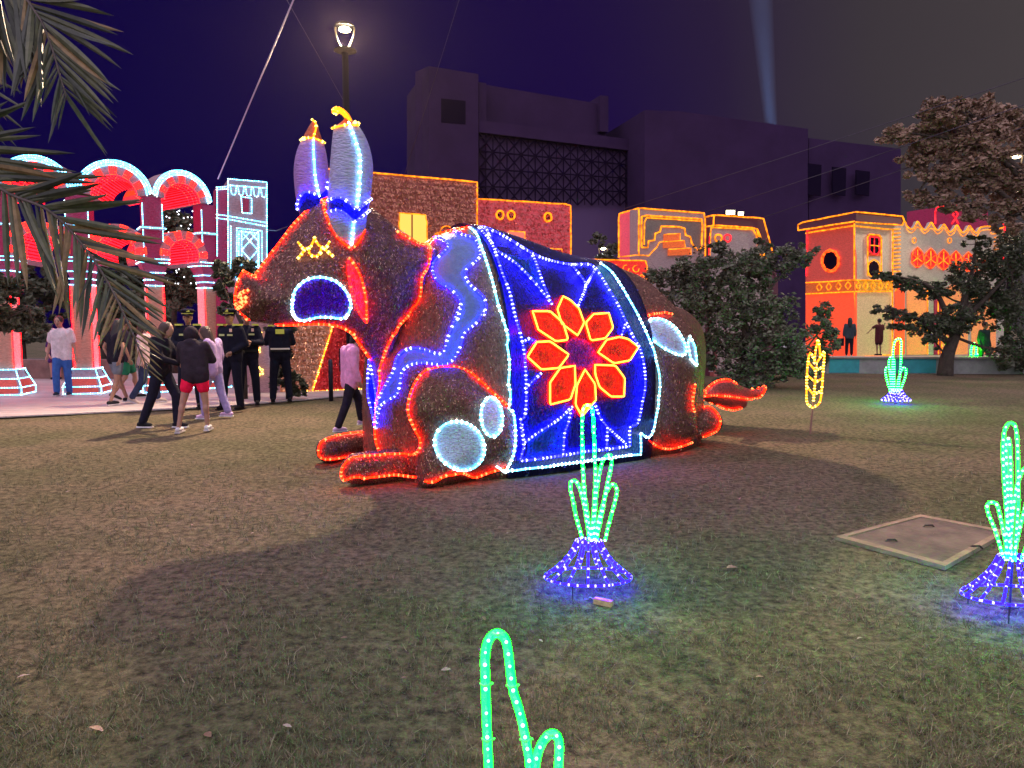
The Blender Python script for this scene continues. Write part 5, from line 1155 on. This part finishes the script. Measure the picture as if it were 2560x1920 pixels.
def frond(path, n, L, lab=None, dry=0.0, up=0.0):
    P = resample(spline(path, 8), .02); fr = MB().tube(P, list(np.linspace(.018, .004, len(P))), 6).build('frond', mat('palm_rib', (.10, .075, .065), .6, var=.3, vscale=20), palm, True)
    fr['label'] = lab
    for i in range(n):
        s = .12+.88*i/(n-1); j = min(len(P)-2, int(s*(len(P)-1))); p = P[j]; T = (P[min(j+3, len(P)-1)]-P[max(0, j-3)]).normalized()
        view = (p-CAM).normalized()
        for sd_ in (-1, 1):
            S = T.cross(view).normalized()*sd_; ang = math.radians(64-34*s+random.uniform(-11, 11)); d = T*math.cos(ang)+S*math.sin(ang)+view*random.uniform(-.35, .25)+V3((0, 0, -.12+up)); d.normalize()
            ln = L*(.62+.5*math.sin(math.pi*min(1, s*.85+.1)))*random.uniform(.85, 1.1)*(1 if s < .93 else .75)
            if d.x < -.1: ln *= .62
            if s > .7 and len(path) > 7: ln *= 1-.55*(s-.7)/.3
            side = d.cross(view+V3((random.uniform(-.5, .5), random.uniform(-.5, .5), random.uniform(-.5, .5)))).normalized(); nn = d.cross(side)*-1
            M = Matrix((( d.x, side.x, nn.x), (d.y, side.y, nn.y), (d.z, side.z, nn.z))).to_4x4() @ Matrix.Diagonal((ln, ln*.85, ln, 1)); M.translation = p-PB
            me = LF_[2] if random.random() < dry*s*s else LF_[0 if random.random() < .6 else 1]
            o = link('leaflet', me, fr); o.matrix_local = M
CR = PB+V3((.12, -.05, 3.15))
frond([CR, at(-180, -60, 4.5), at(20, -30, 4.1), at(92, 35, 4.0), at(128, 115, 3.95), at(150, 190, 3.9), at(168, 250, 3.9)], 92, .60, 'upper frond drooping against the night sky', .12)
frond([CR, at(-160, 330, 4.6), at(0, 470, 4.45), at(120, 525, 4.35), at(205, 610, 4.3), at(275, 715, 4.25), at(330, 830, 4.2), at(372, 930, 4.2)], 70, .56, 'long frond arching down in front of the arcade', .55)
frond([CR, at(-200, 60, 4.9), at(-110, 120, 4.8), at(-60, 230, 4.7), at(-40, 330, 4.7)], 26, .40, 'short frond at the upper left edge', .1)

# ================================================================== PEOPLE
SKIN = mat('skin', (.42, .23, .17), .55); SKIN2 = mat('skin_tan', (.34, .18, .125), .55)
HAIR = mat('hair_black', (.012, .009, .010), .45, bump=.4, bscale=90); HAIRB = mat('hair_brown', (.10, .055, .035), .45, bump=.4, bscale=90); HAIRL = mat('hair_fair', (.055, .028, .022), .45, bump=.4, bscale=90)
def fab(name, c): return mat('fabric_'+name, c, .85, var=.18, vscale=12, bump=.35, bscale=18, spec=.12)
EYE = mat('eye_dark', (.01, .008, .008), .3); LIP = mat('lip', (.30, .10, .09), .5); VIS = mat('reflective_yellow', (.50, .52, .07), .4, emis=(.6, .7, .05), estr=.04); BADGE = mat('badge', (.7, .45, .35), .4)  # reflective yellow glows faintly in place of light thrown back
J0 = dict(pel=(0, 0, .95), che=(0, .01, 1.26), nek=(0, 0, 1.45), hed=(0, .03, 1.60), sl=(.175, 0, 1.40), sr=(-.175, 0, 1.40), el=(.235, -.02, 1.13), er=(-.235, -.02, 1.13), wl=(.25, .06, .88), wr=(-.25, .06, .88),
          hl=(.085, 0, .90), hr=(-.085, 0, .90), kl=(.10, .02, .49), kr=(-.10, .02, .49), al=(.105, -.03, .085), ar=(-.105, -.03, .085))
def person(pos, heading, H, pose, wear, label, skin=SKIN, hair=HAIR, hairstyle='short', face=True, group=None):
    pos = V3(pos); k = H/1.72; th = math.radians(heading); F = V3((math.sin(th), -math.cos(th), 0)); Lx = V3((math.cos(th), math.sin(th), 0))
    J = dict(J0); J.update(pose); g = lambda n: V3(J[n])*k
    def Wd(p): return pos + Lx*p.x + F*p.y + V3((0, 0, p.z))
    def W_mb(mb): mb.v = [Wd(p) for p in mb.v]; return mb
    t = thing('person', pos, label, 'person', group)
    hd = g('hed'); nk = g('nek'); up = (hd-nk).normalized()
    b = MB()
    def cap(a, c, ra, rc, m=b): m.capsule(a, c, ra*k, rc*k, 10)
    def torso(m, e):
        for s in (-1, 1):
            sh = g('sl' if s > 0 else 'sr'); hp = g('hl' if s > 0 else 'hr')
            m.capsule(hp+V3((0, 0, .03*k)), g('che').lerp(sh, .5), (.095+e)*k, (.098+e)*k); m.capsule(g('che').lerp(sh, .5), sh-V3((0, 0, .03*k)), (.095+e)*k, (.062+e)*k); 
        m.capsule(g('pel'), g('che'), (.105+e)*k, (.115+e)*k); m.capsule(g('che'), nk-V3((0, 0, .05*k)), (.11+e)*k, (.07+e)*k)
    torso(b, 0); cap(nk-up*.06*k, hd-up*.06*k, .052, .05)
    b.sphere(hd+up*.02*k, (.073*k, .092*k, .108*k), 14, 10); b.sphere(hd+V3((0, .022*k, -.055*k)), (.052*k, .062*k, .062*k), 12, 8)
    b.sphere(hd+V3((0, .10*k, -.012*k)), (.013*k, .02*k, .022*k), 8, 6)
    for s in (-1, 1): b.sphere(hd+V3((s*.076*k, -.005*k, -.005*k)), (.012*k, .024*k, .032*k), 8, 6)
    for s in 'lr':
        cap(g('s'+s), g('e'+s), .05, .040); cap(g('e'+s), g('w'+s), .040, .028)
        d = (g('w'+s)-g('e'+s)).normalized(); cap(g('w'+s), g('w'+s)+d*.07*k, .027, .033)
        cap(g('h'+s), g('k'+s), .083, .055); cap(g('k'+s), g('a'+s)+V3((0, 0, 0)), .052, .036); kn = g('k'+s); an = g('a'+s); m2 = kn.lerp(an, .3); b.sphere(m2-V3((0, .012*k, 0)), (.052*k, .055*k, .085*k), 10, 7)
    q = remesh(b, .02, 3)
    for s in 'lr':                                   # five fingers on each hand
        d = (g('w'+s)-g('e'+s)).normalized(); w = g('w'+s)+d*.085*k; sx = V3((1, 0, 0)) if abs(d.x) < .8 else V3((0, 1, 0)); pn = d.cross(sx).normalized(); sp_ = pn.cross(d).normalized()
        for i, ln in enumerate((.062, .074, .070, .055)):
            a = w+pn*((i-1.5)*.017*k); c1 = a+d*ln*.55*k+sp_*.008*k; c2 = c1+d*ln*.38*k+sp_*.022*k; q.tube([a-d*.02*k, a, c1, c2], [.009*k, .0095*k, .0085*k, .006*k], 6)
        a = g('w'+s)+d*.035*k; q.tube([a+pn*.02*k, a+pn*.045*k+d*.02*k, a+pn*.05*k+d*.05*k], [.011*k, .010*k, .007*k], 6)
    W_mb(q).build('body', skin, t, True)
    # garments
    if 'top' in wear:
        mt, sl, ln = wear['top']; c = MB(); e = .022; 
        torso(c, e)
        for s in 'lr':
            a, bq, w = g('s'+s), g('e'+s), g('w'+s)
            if sl >= 1: c.capsule(a, bq, (.058+e*.6)*k, (.050+e*.5)*k); end = bq.lerp(w, min(1, sl-1)); c.capsule(bq, end, (.050+e*.5)*k, (.038+e*.4)*k)
            else: c.capsule(a, a.lerp(bq, sl), (.060+e*.6)*k, (.058+e*.6)*k)
        for s in (-1, 1): hp = g('hl' if s > 0 else 'hr'); c.capsule(hp+V3((0, 0, .05*k)), hp+V3((0, 0, (.05-ln)*k)), (.10+e)*k, (.098+e)*k)
        if wear.get('hood'): c.sphere(nk+V3((0, -.06, .0))*k, (.12*k, .09*k, .075*k), 12, 8)
        W_mb(remesh(c, .02, 3)).build('top', mt, t, True)
    if 'bottom' in wear:
        mt, ln = wear['bottom']; c = MB(); e = .016; c.capsule(g('hl')+V3((0, 0, .04*k)), g('hr')+V3((0, 0, .04*k)), (.10+e)*k, (.10+e)*k)
        for s in 'lr':
            h, kn, an = g('h'+s), g('k'+s), g('a'+s)
            if ln <= 1: c.capsule(h, h.lerp(kn, ln), (.09+e)*k, (.09+e-.022*ln)*k)
            else: c.capsule(h, kn, (.088+e)*k, (.062+e)*k); c.capsule(kn, kn.lerp(an+V3((0, 0, -.02*k)), ln-1), (.062+e)*k, (.050+e)*k)
        if wear.get('skirt'): c.capsule(g('hl').lerp(g('hr'), .5), g('kl').lerp(g('kr'), .5), .13*k, .16*k)
        W_mb(remesh(c, .02, 2)).build('trousers' if ln > 1 else 'shorts', mt, t, True)
    for s in 'lr':
        an = g('a'+s); kn = g('k'+s); sw = (an-kn); tip = pose.get('toe'+s, 0.0); f = V3((0, math.cos(tip), -math.sin(tip))); fo = V3((0, 0, -.035*k))
        c = MB(); c.capsule(an+fo-f*.045*k, an+fo+f*.07*k, .042*k, .040*k); c.capsule(an+fo+f*.07*k, an+fo+f*.155*k-V3((0, 0, .008*k)), .042*k, .028*k)
        q = remesh(c, .016, 2); zmin = min(p.z for p in q.v)
        sh = W_mb(q).build('shoe', wear.get('shoe', fab('black', (.02, .02, .025))), t, True)
        c = MB(); c.box(an+fo+f*.05*k-V3((0, 0, .040*k)), (.078*k, .25*k, .022*k), rot=Matrix(((1, 0, 0), (0, f.y, -f.z), (0, f.z, f.y)))); W_mb(c).build('sole', wear.get('sole', fab('sole', (.6, .56, .58))), sh)
    # hair or cap
    hb = MB()
    if hairstyle == 'cap':
        hb.sphere(hd+V3((0, -.012, .035))*k, (.082*k, .10*k, .085*k), 14, 8); 
        W_mb(remesh(hb, .02, 1)).build('hair', hair, t, True)
        c = MB().loft([[hd+V3((r_*math.cos(a), -.01+r_*1.1*math.sin(a), z))*k for a in [i*2*math.pi/18 for i in range(18)]] for r_, z in ((.092, .055), (.094, .085), (.125, .115), (.128, .125), (.10, .150), (.03, .158))])
        cp = W_mb(c).build('cap', wear['cap'], t, True)
        c = MB().prism([hd+V3((.085*math.cos(a), .03+.12*math.sin(a), .060-.03*math.sin(a)))*k for a in np.linspace(.1, math.pi-.1, 10)], V3((0, 0, -.008*k))); W_mb(c).build('visor', wear['cap'], cp)
        c = MB().tube([hd+V3((.096*math.cos(a), -.01+.106*math.sin(a), .072))*k for a in np.linspace(.25, math.pi-.25, 10)], .008*k, 5); W_mb(c).build('cap_band', VIS, cp)
        c = MB().box(hd+V3((.03, .113, .115))*k, (.05*k, .02*k, .035*k)); W_mb(c).build('cap_badge', VIS, cp)
    else:
        hb.sphere(hd+V3((0, -.022, .038))*k, (.096*k, .108*k, .106*k), 14, 9)
        if hairstyle == 'long': hb.capsule(hd+V3((0, -.06, .0))*k, nk+V3((0, -.10, -.12))*k, .092*k, .07*k); hb.capsule(hd+V3((.055, -.03, -.02))*k, nk+V3((.06, -.06, -.06))*k, .05*k, .042*k); hb.capsule(hd+V3((-.055, -.03, -.02))*k, nk+V3((-.06, -.06, -.06))*k, .05*k, .042*k)
        if hairstyle == 'hood': hb.sphere(hd+V3((0, -.02, .01))*k, (.115*k, .115*k, .13*k), 14, 9)
        if hairstyle == 'ponytail': hb.capsule(hd+V3((0, -.10, .03))*k, hd+V3((0, -.15, -.20))*k, .04*k, .022*k)
        W_mb(remesh(hb, .02, 1)).build('hood' if hairstyle == 'hood' else 'hair', hair, t, True)
    if face and hairstyle != 'hood':
        for s in (-1, 1):
            W_mb(MB().sphere(hd+V3((s*.030, .086, .006))*k, (.013*k, .008*k, .008*k), 8, 6)).build('eye', EYE, t); W_mb(MB().box(hd+V3((s*.030, .090, .028))*k, (.034*k, .008*k, .007*k))).build('eyebrow', hair, t)
        W_mb(MB().sphere(hd+V3((0, .082, -.062))*k, (.022*k, .008*k, .006*k), 8, 6)).build('mouth', LIP, t)
    for nm, p, sz, m, rz in wear.get('extra', []): W_mb(MB().box(V3(p)*k, [a*k for a in sz], rz)).build(nm, m, t)
    return t
fl = lambda px, py, z=.042: ground(px, py, z)
navy = fab('police', (.008, .009, .020)); black = fab('black_jacket', (.014, .012, .022)); plum = fab('dark_hoodie', (.030, .022, .032)); denim = fab('denim', (.045, .13, .42)); white = fab('white_shirt', (.75, .66, .70)); redsh = fab('red_shorts', (.92, .012, .07)); grey = fab('grey_shorts', (.14, .16, .20))
lil = fab('lilac', (.48, .34, .62)); pinkh = fab('pink_hoodie', (.80, .34, .62)); green = fab('green_shorts', (.02, .16, .09)); wht = fab('white_shoe', (.75, .72, .76))
def pose(**k): return k
walkL = dict(kl=(.10, .16, .52), al=(.10, .20, .10), kr=(-.10, -.02, .48), ar=(-.10, -.26, .13), toer=.45)
# man in the white shirt
person(fl(160, 989), 12, 1.73, pose(kr=(-.10, .10, .50), ar=(-.10, .10, .095), hed=(-.02, .05, 1.59), wl=(.27, .03, .87), wr=(-.27, .05, .87)), {'top': (white, .75, .12), 'bottom': (denim, 1.93), 'shoe': fab('dark_shoe', (.03, .04, .06))}, 'man in a white t-shirt and blue jeans walking past the columns', SKIN, HAIR)
# seated woman behind the first column
lowall = MB().box((-13.9, 21.3, .30), (5.2, .5, .56)).build('bench_wall', mat('bench_wall', (.20, .13, .11), .9, var=.25, vscale=4, bump=.2, bscale=10), None, origin=None); tag(lowall, 'low brown bench wall behind the first two columns', 'wall')
pw_ = ground(78, 957, .04); pw_ = V3((pw_.x, 20.75, .04))
person(pw_, 25, 1.65, pose(pel=(0, -.22, .66), che=(0, -.12, .95), nek=(0, -.02, 1.12), hed=(0, .05, 1.25), sl=(.17, -.06, 1.08), sr=(-.17, -.06, 1.08), el=(.24, .0, .85), er=(-.24, .0, .85), wl=(.14, .20, .70), wr=(-.14, .20, .70), hl=(.09, -.18, .63), hr=(-.09, -.18, .63), kl=(.11, .24, .55), kr=(-.11, .24, .55), al=(.10, .22, .09), ar=(-.10, .22, .09)),
       {'top': (fab('purple_dress', (.06, .02, .12)), .4, .14), 'bottom': (fab('purple_dress', (.06, .02, .12)), .95)}, 'woman in a dark purple dress sitting on the low bench wall', SKIN, HAIRB, 'long')
# woman in grey shorts under the palm tip
person(fl(294, 1012), 150, 1.66, pose(che=(.02, .06, 1.26), nek=(.04, .10, 1.44), hed=(.06, .14, 1.58), kl=(.10, .12, .50), al=(.10, .26, .12), kr=(-.10, -.06, .49), ar=(-.10, -.20, .10), el=(.27, -.06, 1.14), wl=(.20, .0, .90), er=(-.27, .0, 1.13), wr=(-.20, -.04, .90)), {'top': (black, .4, .05), 'bottom': (grey, .55), 'shoe': fab('black', (.02, .02, .025))}, 'woman in a dark top and grey shorts walking under the palm tip', SKIN2, HAIR, 'long', False)
person(fl(318, 998), 120, 1.68, pose(**walkL), {'top': (fab('dark_tee', (.04, .03, .05)), .6, .1), 'bottom': (green, .75), 'shoe': fab('black', (.02, .02, .025))}, 'person in green shorts walking beside the woman in grey shorts', SKIN2, HAIR, 'short', False)
person(fl(366, 1008), 95, 1.62, pose(**walkL), {'top': (fab('pale_rose', (.6, .42, .45)), 1.0, .1), 'bottom': (fab('dark_blue', (.03, .04, .09)), 1.9), 'shoe': fab('beige', (.5, .4, .35))}, 'fair haired person in a pale top behind the dark jacket walker', SKIN, HAIRL, 'long', False)
# walker in a dark jacket
person(fl(408, 1070, 0), 84, 1.66, pose(pel=(0, 0, .93), che=(0, .03, 1.24), nek=(0, .07, 1.42), hed=(0, .13, 1.56), kl=(.09, .19, .52), al=(.09, .19, .085), kr=(-.09, -.12, .50), ar=(-.09, -.30, .10), el=(.22, .16, 1.12), wl=(.10, .40, 1.10), er=(-.22, .14, 1.12), wr=(-.12, .36, 1.04)), {'top': (black, 2, .06), 'bottom': (fab('dark_trousers', (.016, .016, .034)), 1.92), 'shoe': fab('black', (.02, .02, .025)), 'sole': wht, 'extra': [('phone', (0, .52, 1.12), (.075, .012, .15), white, 0)]}, 'person in a black jacket striding right with a phone in hand', SKIN, HAIRL, 'long', False)
# person in red shorts
person(fl(496, 1080, 0), 185, 1.66, pose(pel=(.02, 0, .92), che=(.05, .06, 1.20), nek=(.08, .12, 1.37), hed=(.11, .17, 1.49), sl=(.23, .08, 1.33), sr=(-.12, .06, 1.33), hl=(.105, 0, .88), hr=(-.07, 0, .88), kl=(.20, -.03, .48), kr=(-.11, .03, .48), al=(.27, -.06, .085), ar=(-.12, .06, .10), el=(.28, .14, 1.10), er=(-.20, .16, 1.10), wl=(.16, .30, 1.10), wr=(-.08, .32, 1.08)), {'top': (plum, 2, .10), 'hood': True, 'bottom': (redsh, .50), 'shoe': wht}, 'person in a dark hooded top and red shorts seen from behind', SKIN, plum, 'hood', False)
person(fl(538, 1047, 0), 262, 1.60, pose(che=(0, .05, 1.24), nek=(0, .10, 1.42), hed=(0, .16, 1.55), kl=(.09, .16, .50), al=(.09, .14, .09), kr=(-.09, -.08, .48), ar=(-.09, -.22, .12)), {'top': (lil, 2, .10), 'bottom': (fab('lilac_pants', (.36, .30, .60)), 1.9), 'shoe': fab('pink_shoe', (.66, .45, .68)), 'sole': wht}, 'person in lilac clothes half hidden by the red shorts person', SKIN, HAIRL, 'long', False)
# officers
def officer(px, py, heading, label, H=1.78, extra=(), ps=None, **kw):
    ex = [('shoulder_patch', (.15, .02, 1.475), (.12, .13, .03), VIS, .0), ('shoulder_patch', (-.15, .02, 1.475), (.12, .13, .03), VIS, .0), ('name_tape', (.08, .145, 1.30), (.10, .012, .03), mat('tape', (.45, .5, .2), .6), 0), ('name_tape', (-.08, .145, 1.30), (.10, .012, .035), mat('tape', (.45, .5, .2), .6), 0), ('badge', (.10, .15, 1.38), (.045, .012, .055), BADGE, 0), ('belt', (0, .0, 1.0), (.34, .29, .045), fab('belt', (.02, .02, .02)), 0)] + list(extra)
    return person(fl(px, py), heading, H, ps or pose(el=(.25, .08, 1.14), wl=(.08, .24, 1.16), er=(-.25, .08, 1.14), wr=(-.08, .24, 1.12), kl=(.13, .02, .49), al=(.15, -.02, .085), kr=(-.13, .02, .49), ar=(-.16, -.02, .085)), {'top': (navy, 2, .06), 'bottom': (navy, 1.95), 'shoe': fab('boot', (.012, .012, .015)), 'sole': fab('boot', (.012, .012, .015)), 'cap': navy, 'extra': ex}, label, SKIN2, HAIR, 'cap', True, **kw)
officer(478, 1018, 12, 'police officer with arms crossed facing the lawn, the left one of the pair', 1.80)
officer(583, 1024, -14, 'police officer in dark uniform with a hand at the belt, nearest the bull muzzle', 1.80, ps=pose(el=(.27, -.02, 1.14), wl=(.14, .16, 1.02), kl=(.12, .02, .49), al=(.14, -.02, .085), kr=(-.14, .04, .49), ar=(-.18, .02, .085)))
officer(622, 1012, 20, 'police officer half hidden behind the officer with a hand at the belt', 1.80)
officer(703, 1004, 200, 'police officer seen from behind beside the white light strip', 1.78, extra=[('reflective_band', (0, 0, 1.03), (.35, .30, .03), mat('reflective_pale', (.7, .65, .5), .5), 0), ('back_patch', (0, -.15, 1.36), (.16, .012, .09), VIS, 0)])
# girl in the pink hoodie
person(fl(876, 1076, 0), 128, 1.50, pose(che=(0, .05, 1.25), nek=(0, .10, 1.43), hed=(0, .16, 1.57), kl=(.09, .20, .54), al=(.09, .26, .16), kr=(-.09, -.10, .50), ar=(-.09, -.28, .09), toel=-.1), {'top': (pinkh, 2, .14), 'hood': True, 'bottom': (fab('black_leggings', (.02, .016, .03)), 1.9), 'shoe': fab('pink_shoe', (.66, .45, .68)), 'sole': wht, 'extra': [('strap', (.03, -.16, 1.22), (.02, .02, .40), black, .5)]}, 'girl in a pink hoodie and black leggings walking behind the bull chest', SKIN, HAIR, 'ponytail', False)
# people by the castle
c0 = at(2196, 887, 24.6); person((c0.x, c0.y, .55), 200, 1.22, pose(el=(.34, .05, 1.30), wl=(.52, .10, 1.12), er=(-.30, .05, 1.22), wr=(-.40, .10, 1.40)), {'top': (fab('maroon_tee', (.10, .025, .035)), .9, .28), 'bottom': (fab('dark_shorts', (.04, .02, .03)), .8)}, 'child in a long maroon t-shirt with arms out on the platform', SKIN2, HAIR, 'short', False)
c0 = at(2122, 892, 24.5); person((c0.x, c0.y, .55), 160, 1.25, pose(), {'top': (fab('teal_dark', (.05, .07, .09)), 1.8, .1), 'bottom': (black, 1.9), 'extra': [('bag', (.30, 0, .62), (.14, .30, .34), black, 0)]}, 'person in dark clothes with a bag at the castle corner', SKIN2, HAIR, 'long', False)
c0 = ground(2456, 929); person((c0.x, c0.y, 0), 20, 1.66, pose(**walkL), {'top': (fab('dark_green', (.03, .06, .05)), 1.9, .1), 'bottom': (fab('dark_green2', (.02, .05, .04)), 1.9), 'shoe': wht}, 'person in dark clothes standing under the dark tree by the far cactus', SKIN2, HAIR, 'short', True)  # green light on this person is put into the clothes' colour

# ================================================================== SMALL THINGS
bp_ = ground(828, 1003); o = MB().tube([V3((bp_.x, bp_.y, 0)), V3((bp_.x, bp_.y, .84)), V3((bp_.x, bp_.y, .87))], [.045, .045, .03], 12).build('bollard', mat('bollard_iron', (.02, .02, .04), .5, .4), None, True, origin=(bp_.x, bp_.y, 0)); tag(o, 'dark round bollard on the walk before the red stage curtain', 'bollard')
# transformer box with cable near the middle cactus
gb = ground(1508, 1514); tx = thing('transformer_box', gb, 'small yellow light transformer box lying on the grass by the middle cactus', 'transformer')
rz = -.55
MB().box(gb+V3((0, 0, .018)), (.11, .035, .032), rz).build('case', mat('box_yellow', (.55, .46, .22), .6, var=.3, vscale=40), tx)
MB().box(gb+V3((0, 0, .036)), (.107, .033, .004), rz).build('lid', mat('box_pink', (.6, .10, .5), .5), tx)
MB().tube(spline([gb+V3((-.045, .03, .02)), gb+V3((-.07, .05, .03)), gb+V3((-.08, .07, .01)), gb+V3((-.10, .09, .003))], 4), .003, 5).build('cable', mat('cable_grey', (.4, .38, .45), .6), tx)
def leaf_me(m):
    v = []; f = []
    for i in range(6):
        s = i/5; w = .32*math.sin(math.pi*(.06+.9*s)); z = .10*math.sin(3*s)+.04; v += [(s-.5, -w, z+.10*w), (s-.5, 0, z), (s-.5, w, z+.16*w)]
    for i in range(5):
        for k in (0, 1): f.append((i*3+k, i*3+k+1, i*3+k+4, i*3+k+3))
    return new_mesh('fallen_leaf', v, f, m)
LV = [leaf_me(mat('dead_leaf_%d' % i, c, .7, var=.3, vscale=6)) for i, c in enumerate(((.34, .20, .14), (.20, .12, .075), (.38, .29, .25)))]
spots = [(422, 1258, .10), (302, 1263, .06), (170, 1231, .05), (434, 1139, .05), (145, 1368, .05), (355, 1222, .03), (386, 1213, .03), (620, 1183, .03), (595, 1204, .03), (718, 1249, .05), (883, 1289, .04), (632, 1336, .04), (240, 1828, .09), (520, 1842, .07), (718, 1825, .05), (1008, 1693, .04), (1120, 1470, .05), (1115, 1672, .06), (1200, 1625, .03), (1210, 1550, .05), (1352, 1600, .04), (970, 1484, .03), (770, 1349, .02), (776, 1333, .02), (2030, 1476, .05), (2028, 1400, .04), (1268, 1335, .03), (1830, 1430, .12), (240, 1040, .10), (760, 1104, .05), (560, 1150, .04), (300, 1170, .05), (120, 1180, .04), (480, 1320, .04), (2400, 1120, .07), (2250, 1110, .06), (1850, 1250, .05), (1700, 1330, .05), (2150, 1600, .05), (1900, 1700, .06), (1700, 1560, .05), (60, 1700, .07), (400, 1600, .05), (860, 1600, .05)]
for i, (px, py, s) in enumerate(spots):
    g_ = ground(px, py); o = bpy.data.objects.new('fallen_leaf', LV[i % 3]); COL.objects.link(o); o.location = (g_.x, g_.y, float(hz(g_.x, g_.y))+.012); o.rotation_euler = (random.uniform(-.3, .3), random.uniform(-.3, .3), random.uniform(0, 6.28)); o.scale = (s*.75, s*.6, s*.6)
    tag(o, 'single dry fallen leaf lying on the lawn', 'leaf', 'fallen leaves scattered on the lawn')
# ---- searchlight: lamp on the far roof and the lit dust in its beam
s0 = at(1928, 322, 62); s1 = at(1870, -390, 62); sl = thing('searchlight', s0, 'blue searchlight on the far roof throwing a beam into the sky', 'searchlight')
MB().tube([s0+V3((0, 0, -.9)), s0+V3((0, 0, -.1))], [.62, .66], 16, caps=False).build('housing', M_pole, sl)
MB().sphere(s0+V3((0, 0, -4.2)), .45, 12, 8).build('lens', emit('search_lens', (.5, .7, 1), 6), sl)
MB().tube([V3((s0.x, s0.y, 0)), V3((s0.x, s0.y, s0.z-4.7))], .3, 8).build('mast', M_pole, sl)
beam = MB(); ax = (s1-s0).normalized(); beam.tube([s0, s0+ax*8, s0+ax*16, s1], [.50, .85, 1.2, 1.6], 20)
bo = beam.build('light_beam', None, sl, kind='stuff')
bm2 = bpy.data.materials.new('beam_dust'); bm2.use_nodes = True; bn = bm2.node_tree.nodes; bn.clear(); bo_ = bn.new('ShaderNodeOutputMaterial'); vsn = bn.new('ShaderNodeVolumeScatter'); vsn.inputs['Color'].default_value = (.8, .9, 1, 1); vsn.inputs['Density'].default_value = .02; vsn.inputs['Anisotropy'].default_value = 0.0
bm2.node_tree.links.new(vsn.outputs[0], bo_.inputs['Volume']); bo.data.materials.clear(); bo.data.materials.append(bm2)
ld = bpy.data.lights.new('search_lamp', 'SPOT'); ld.energy = 24000; ld.color = (.25, .45, 1); ld.spot_size = math.radians(8); ld.spot_blend = .3; ld.shadow_soft_size = .4
lo = bpy.data.objects.new('search_lamp', ld); COL.objects.link(lo); lo.parent = sl; lo.location = ax*-3.0; lo.rotation_euler = ax.to_track_quat('-Z', 'Y').to_euler()

# ---- night haze: even air round the camera and the whole place
hb_ = MB().box((0, 70, 22.5), (246, 206, 47)).build('haze', None, None, kind='stuff')
hm = bpy.data.materials.new('haze'); hm.use_nodes = True; hn_ = hm.node_tree.nodes; hn_.clear()
ho = hn_.new('ShaderNodeOutputMaterial'); pv = hn_.new('ShaderNodeVolumePrincipled'); pv.inputs['Density'].default_value = .00008; pv.inputs['Color'].default_value = (.90, .74, .78, 1); pv.inputs['Anisotropy'].default_value = .78
hm.node_tree.links.new(pv.outputs[0], ho.inputs['Volume']); hb_.data.materials.clear(); hb_.data.materials.append(hm)
